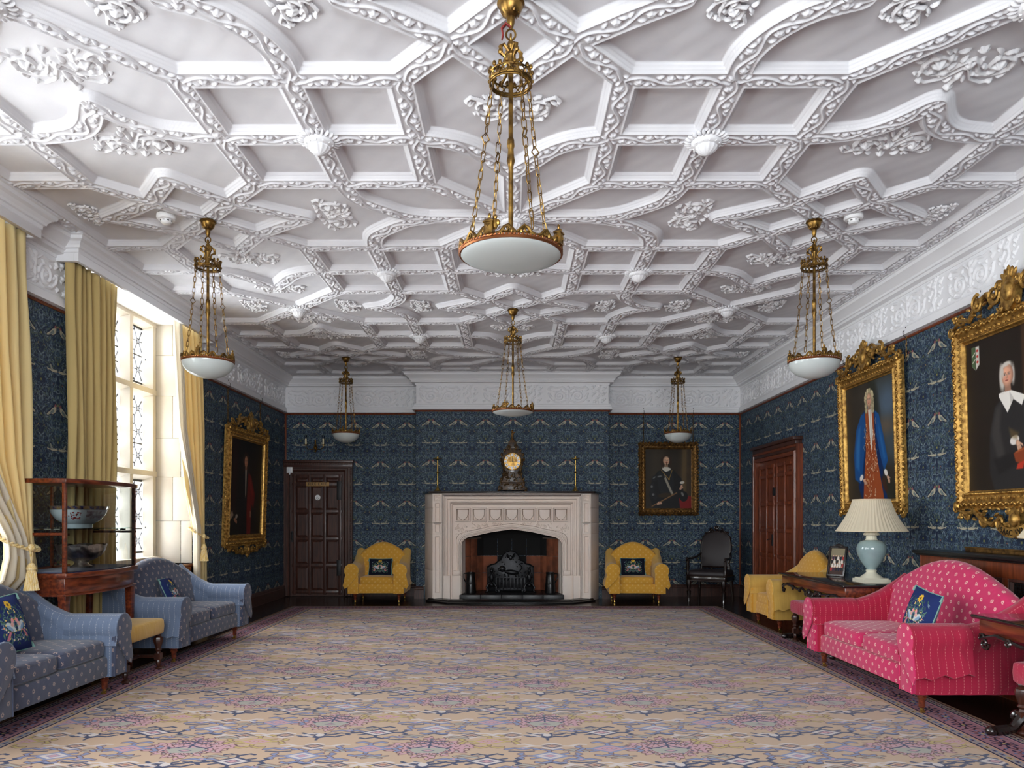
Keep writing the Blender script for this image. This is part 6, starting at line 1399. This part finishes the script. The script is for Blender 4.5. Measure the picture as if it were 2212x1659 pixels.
for k in range(26): a = -1.15+r.uniform(-.18, .18); z = r.uniform(.07, .13); rr = R_(z); m.ell((rr*math.cos(a), rr*math.sin(a), z), (.006, .006, .006), 6, 4)
for k in range(8): a = r.uniform(-2.5, .9); z = r.uniform(.06, .14); rr = R_(z); m.ell((rr*math.cos(a), rr*math.sin(a), z), (.004, .006, .005), 6, 4)
m.build('painted_flower', M['red'], pb)['kind'] = 'stuff'
sb = empty('silver_bowl', 'silver punch bowl with scalloped rim on the floor of the case', 'bowl', (-3.67, 6.30, .933))
m = MB(); m.lathe([(0, 0), (.085, 0), (.088, .012), (.06, .025), (.05, .045), (.062, .06), (.0, .06)], seg=36); m.build('foot', M['silver'], sb)
m = MB(); n = 64; rr = []
for r_, z in ((.05, .055), (.10, .07), (.15, .10), (.18, .145), (.195, .19)):
    rr.append([(r_*(1+.02*math.cos(8*2*PI*k/n))*math.cos(2*PI*k/n), r_*(1+.02*math.cos(8*2*PI*k/n))*math.sin(2*PI*k/n), z+(.012*abs(math.sin(8*PI*k/n)) if z > .17 else 0)) for k in range(n)])
rr += [[(x*.96, y*.96, z-.002) for x, y, z in q] for q in rr[::-1]]; m.loft(rr, True, True); m.build('bowl', M['silver'], sb, smooth=60)

# ================================================================ curtains
def curtain(label, X, rows, folds, mt='curtain', lin=None, amp=.055, seed=0, side=1, tas=None):
    # rows: (z, y0, y1, amp scale, x offset)
    o = empty('curtain', label, 'curtain', (0, 0, 0), 0, 'gold damask curtains'); r = random.Random(seed); n = folds*12; ph = [r.uniform(.6, 1.4) for _ in range(folds+2)]
    zs = np.linspace(rows[0][0], rows[-1][0], 46); R0 = np.array([q[0] for q in rows])[::-1]
    f = lambda c, z: float(np.interp(z, R0, np.array([q[c] for q in rows])[::-1]))
    V = []; nx = n+1
    for z in zs:
        a, b, s, xo = f(1, z), f(2, z), f(3, z), f(4, z)
        for k in range(nx):
            t = k/n; u = t*folds; w = amp*s*(math.sin(2*PI*u+.5*math.sin(z*1.3+u))*ph[int(u)]+.25*math.sin(4*PI*u+z*2))
            V.append((X+w+xo, a+(b-a)*(t+.012*math.sin(z*3+u*2)), z))
    me = gridmesh('cloth', np.array(V), nx, len(zs), M[mt]); c = bpy.data.objects.new('cloth', me); COL.objects.link(c); c.parent = o
    md = c.modifiers.new('thickness', 'SOLIDIFY'); md.thickness = .004
    if lin:
        V = []
        for z in zs:
            a, b, s = np.interp(z, [q[0] for q in lin[::-1]], [q[1] for q in lin[::-1]]), np.interp(z, [q[0] for q in lin[::-1]], [q[2] for q in lin[::-1]]), 1
            for k in range(37): t = k/36; V.append((X+.03+f(4, z)+.03*math.sin(t*3*2*PI+z), a+(b-a)*t, z))
        me = gridmesh('lining', np.array(V), 37, len(zs), M['lining']); l = bpy.data.objects.new('lining', me); COL.objects.link(l); l.parent = o
        md = l.modifiers.new('thickness', 'SOLIDIFY'); md.thickness = .003
    if tas:
        z, y0, y1, ty, tz = tas[:5]
        tb = empty('curtain_tieback', tas[5], 'tieback', (X+f(4, tas[0]), 0, 0), 0, 'gold rope tiebacks')
        m = MB()
        for q in (0, 1):
            P = [(.085*math.cos(a)+.008*math.cos(a*14+q*PI), (y0+y1)/2+(y1-y0)/2*1.04*math.sin(a), z-.05*math.cos(a)+.008*math.sin(a*14+q*PI)-.04*math.sin(a)*side) for a in np.linspace(0, 2*PI, 90, endpoint=False)]
            m.tube(P, .009, 6, True)
        m.build('rope', M['tassel'], tb)
        m = MB(); [m.tube([(.085, ty+d, z-.03), (.10, ty+d*.5, (z+tz)/2), (.10, ty, tz)], .006, 6) for d in (-.02, .02)]; m.ell((.10, ty, z-.04), (.025, .03, .03), 8, 6); m.build('cord', M['tassel'], tb)
        m = MB(); m.lathe([(0, .0), (.015, -.005), (.03, -.03), (.035, -.05), (.028, -.065), (.034, -.075), (0, -.08)], (.10, ty, tz), 16); m.build('tassel_head', M['tassel'], tb)
        m = MB(); m.lathe([(.03, -.07), (.036, -.12), (.05, -.21), (.0, -.21)], (.10, ty, tz), 40, lobes=20, amp=.07); m.build('tassel_skirt', M['tassel'], tb)
    return o
ZT = 3.61
curtain('gold curtain at the left edge, its cream lining showing, tied by a rope', -3.87, [(ZT, 5.10, 5.90, .7, 0), (2.6, 5.10, 5.90, .8, .02), (1.8, 5.10, 5.84, .9, .08), (1.25, 5.40, 5.72, .6, .15), (1.10, 5.42, 5.72, .55, .16), (.9, 5.40, 5.80, .7, .13), (.72, 5.36, 5.83, .5, -.02), (.03, 5.32, 5.85, .5, -.02)], 7, 'curtain', [(2.9, 4.9, 5.16), (1.8, 4.95, 5.30), (1.25, 5.34, 5.56), (1.1, 5.38, 5.60), (.9, 5.34, 5.70), (.03, 5.20, 5.60)], seed=1, tas=(1.17, 5.36, 5.76, 5.56, 1.02, 'gold rope and tassel on the curtain at the left edge'))
curtain('olive gold curtain hanging straight behind the glass case', -3.87, [(ZT, 6.44, 7.22, .7, 0), (2.0, 6.44, 7.22, .7, 0), (.03, 6.46, 7.18, .7, 0)], 8, 'curtain2', seed=2)
curtain('gold curtain at the far window edge beside the dark portrait, tied back', -3.87, [(ZT, 8.50, 9.22, .7, 0), (2.4, 8.58, 9.30, .8, 0), (1.7, 8.74, 9.28, .8, 0), (1.22, 8.98, 9.27, .6, 0), (1.10, 9.0, 9.27, .55, 0), (.85, 9.02, 9.32, .7, 0), (.03, 9.0, 9.36, .8, 0)], 6, 'curtain', [(ZT, 8.44, 8.54), (2.4, 8.52, 8.66), (1.22, 8.94, 9.06), (.03, 8.96, 9.06)], seed=3, tas=(1.17, 8.94, 9.30, 9.04, 1.04, 'gold rope and tassel on the curtain beside the dark portrait'))

# ================================================================ pictures
def gilt_frame(o, w, h, fw, mt='gilt', seed=1, crest=0, foot=0, corners=True, dense=1.0):
    W_, H_ = w/2+fw, h/2+fw; r = random.Random(seed)
    m = MB(); m.frame(-W_, W_, -H_, H_, [(0, 0), (0, -.03), (fw*.12, -.055), (fw*.25, -.065), (fw*.40, -.05), (fw*.55, -.04), (fw*.72, -.045), (fw*.80, -.06), (fw*.88, -.055), (fw*.92, -.035), (fw, -.028), (fw, 0)]); m.build('frame_moulding', M[mt], o, smooth=30)
    def along(off, step, fn):
        for (x0, z0, x1, z1) in ((-W_+off, -H_+off, W_-off, -H_+off), (W_-off, -H_+off, W_-off, H_-off), (W_-off, H_-off, -W_+off, H_-off), (-W_+off, H_-off, -W_+off, -H_+off)):
            L = math.hypot(x1-x0, z1-z0); n = int(L/step); a = math.atan2(z1-z0, x1-x0)
            for k in range(n): t = (k+.5)/n; fn(x0+(x1-x0)*t, z0+(z1-z0)*t, a, k)
    m = MB(); along(fw*.25, .034/dense, lambda x, z, a, k: m.ell((x, -.066, z), (.022, .014, .010), 6, 4, rot=RY(-a+(.7 if k % 2 else -.7)))); m.build('leaf_carving', M[mt], o)['kind'] = 'stuff'
    m = MB(); along(fw*.56, .055, lambda x, z, a, k: (m.ell((x, -.045, z), (.016, .010, .016), 7, 4), m.ell((x, -.052, z), (.007, .008, .007), 6, 4))); along(fw*.0, .05, lambda x, z, a, k: m.ell((x+r.uniform(-.006, .006), -.04, z+r.uniform(-.006, .006)), (.026, .018, .013), 6, 4, rot=RY(-a+r.uniform(-.6, .6)))); m.build('rosette_carving', M[mt], o)['kind'] = 'stuff'
    m = MB(); along(fw*.84, .018, lambda x, z, a, k: m.ell((x, -.058, z), (.008, .007, .006), 5, 3, rot=RY(-a))); m.build('bead_carving', M[mt], o)['kind'] = 'stuff'
    if corners:
        m = MB()
        for sx in (-1, 1):
            for sz in (-1, 1):
                m.scroll((sx*W_, -.055, sz*H_*1.0), .045, 1.3, .014, 0, sx*sz); m.ell((sx*(W_-.03), -.07, sz*(H_-.03)), (.04, .022, .03), 8, 5, rot=RY(sx*sz*.8))
        m.build('corner_scroll', M[mt], o)
    def ornament(z0, up, size, name):
        m = MB(); S = size
        for s in (-1, 1):
            m.tube([(s*W_*.98, -.05, z0), (s*W_*.82, -.06, z0+up*.05*S), (s*W_*.66, -.06, z0+up*.02*S), (s*W_*.52, -.06, z0+up*.10*S), (s*W_*.36, -.06, z0+up*.13*S), (s*W_*.24, -.06, z0+up*.06*S)], [.014, .02, .022, .024, .024, .016], 7)
            m.scroll((s*W_*.80, -.06, z0+up*.05*S), .04*S, 1.3, .014, 0, s); m.scroll((s*W_*.50, -.065, z0+up*.10*S), .055*S, 1.4, .017, PI/2, -s); m.scroll((s*W_*.24, -.065, z0+up*.11*S), .06*S, 1.4, .018, 0, s)
            for k in range(7): m.ell((s*W_*(.30+.09*k), -.065, z0+up*(.05+.035*math.sin(k*2))*S), (.030, .016, .014), 8, 5, rot=RY(s*(.5-.2*k)))
            for k in range(4): m.ell((s*W_*(.86+.02*k), -.07, z0+up*(.05+.02*(k % 2))*S), (.018, .016, .018), 7, 5)
        m.build(name+'_scrollwork', M[mt], o)
        m = MB(); sh = [(-.055, .0), (-.065, .06), (-.05, .12), (-.02, .15), (.02, .15), (.05, .12), (.065, .06), (.055, .0), (0, -.04)]
        m.prism([(x*S, z0+up*(z*S+.03)) for x, z in sh], -.085, -.03); m.ell((0, -.085, z0+up*.09*S), (.042*S, .025, .055*S), 12, 8)
        for s in (-1, 1): m.scroll((s*.075*S, -.075, z0+up*.14*S), .032*S, 1.2, .014, PI, s); m.scroll((s*.07*S, -.075, z0+up*.02*S), .028*S, 1.2, .012, PI, -s)
        for k in range(5): m.ell(((k-2)*.022*S, -.07, z0+up*(.20-.012*abs(k-2))*S), (.014*S, .016, .034*S), 7, 5, rot=RY((k-2)*.3*up))
        m.build(name+'_cartouche', M[mt], o)
    if crest: ornament(H_, 1, crest, 'crest')
    if foot: ornament(-H_, -1, foot, 'foot')
def picture(name, label, loc, rz, w, h, fw, img, mt='gilt', tilt=.0, **k):
    o = empty(name, label, 'painting', loc, rz); o.rotation_euler = (tilt, 0, rz)
    gilt_frame(o, w, h, fw, mt, **k)
    uvquad('canvas', [(-w/2-.01, -.020, -h/2-.01), (w/2+.01, -.020, -h/2-.01), (w/2+.01, -.020, h/2+.01), (-w/2-.01, -.020, h/2+.01)], [(0,0),(1,0),(1,1),(0,1)], pmat(name, img), o)
    m = MB(); m.box(-w/2-.03, w/2+.03, -.018, .0, -h/2-.03, h/2+.03); m.build('stretcher_board', M['oakd'], o, smooth=0)
    for c in kids(o): c.location = (0, -.02, 0)
    return o
def rope(label, x, y, z0, z1, dx, dy, par=None):
    o = empty('hanging_chain', label, 'chain', (0, 0, 0), 0, 'picture hanging chains')
    m = MB(); n = int((z1-z0)/.03)
    for k in range(n): m.tube([(x+.006*math.cos(a)*(dx != 0 or 1)*(1 if k % 2 == 0 else 0), y+.006*math.cos(a)*(0 if k % 2 == 0 else 1), z0+(k+.5)*.03+.019*math.sin(a)) for a in np.linspace(0, 2*PI, 8, endpoint=False)], .003, 4, True)
    m.build('link_run', M['brass'], o)['kind'] = 'stuff'
    m = MB(); m.tube([(x, y, z1-.02), (x+dx*.03, y+dy*.03, z1), (x+dx*.035, y+dy*.035, z1+.04), (x+dx*.0, y, z1+.065), (x+dx*.01, y+dy*.01, z1+.09)], .004, 6); m.build('hook', M['blackiron'], o)
picture('portrait_of_man_in_armour', 'gilt framed portrait of a man in dark armour beside the fireplace', (2.69, YB, 2.035), 0, .79, 1.02, .115, p_armour(), 'gilt2', -.02, seed=4, corners=False, dense=1.4)
for x, s in ((2.265, 'left'), (3.12, 'right')): rope('brass hanging chain at the %s of the armour portrait' % s, x, YB-.03, 2.62, 3.17, 0, -1)
picture('portrait_of_man_in_blue_coat', 'gilt framed portrait of a wigged man in a blue coat on the right wall', (XR, 8.10, 2.20), -PI/2, 1.10, 1.29, .15, p_blue(), 'gilt', .03, seed=5, crest=1.35)
for y, s in ((7.38, 'right'), (8.72, 'left')): rope('dark hanging chain at the %s of the blue coat portrait' % s, XR-.03, y, 2.95, 3.17, -1, 0)
big = picture('portrait_of_man_in_white_collar', 'large gilt framed portrait of an old man in black with a white collar', (XR, 5.72, 2.21), -PI/2, 1.28, 1.25, .15, p_black(), 'gilt', .03, seed=6, crest=1.4, foot=1.05)
rope('dark hanging chain at the left of the white collar portrait', XR-.03, 6.20, 2.98, 3.17, -1, 0)
m = MB(); n = 16; rr = []
for i in range(n+1):
    u = -1+2*i/n; zc = -.775-.135-.06*(1-u*u)*1.0+.0; rr.append([(u*.19, -.115-.02*math.cos(u*PI/2), zc-.038), (u*.19, -.115-.02*math.cos(u*PI/2), zc+.038), (u*.19, -.105-.02*math.cos(u*PI/2), zc+.038), (u*.19, -.105-.02*math.cos(u*PI/2), zc-.038)])
m.loft(rr); rb = m.build('name_ribbon', M['gilt'], big)
for i, ch in enumerate('ISAAC WAL'):
    u = -.84+1.68*i/8; zc = -.91-.06*(1-u*u)
    if ch != ' ': text(ch, .062, M['black'], rb, (u*.19, -.117-.02*math.cos(u*PI/2), zc), rot=(PI/2, -math.atan(.12*u/.19*1.0), 0), name='letter')
picture('portrait_of_man_with_red_sleeve', 'gilt framed dark portrait of a wigged man with a red sleeve, left wall', (XL, 10.86, 1.80), PI/2, 1.32, 1.36, .15, p_red(), 'gilt', .03, seed=7, crest=1.25, foot=.8)
for y, s in ((10.2, 'left'), (11.5, 'right')): rope('thin hanging chain at the %s of the red sleeve portrait' % s, XL+.03, y, 2.66, 3.17, 1, 0)
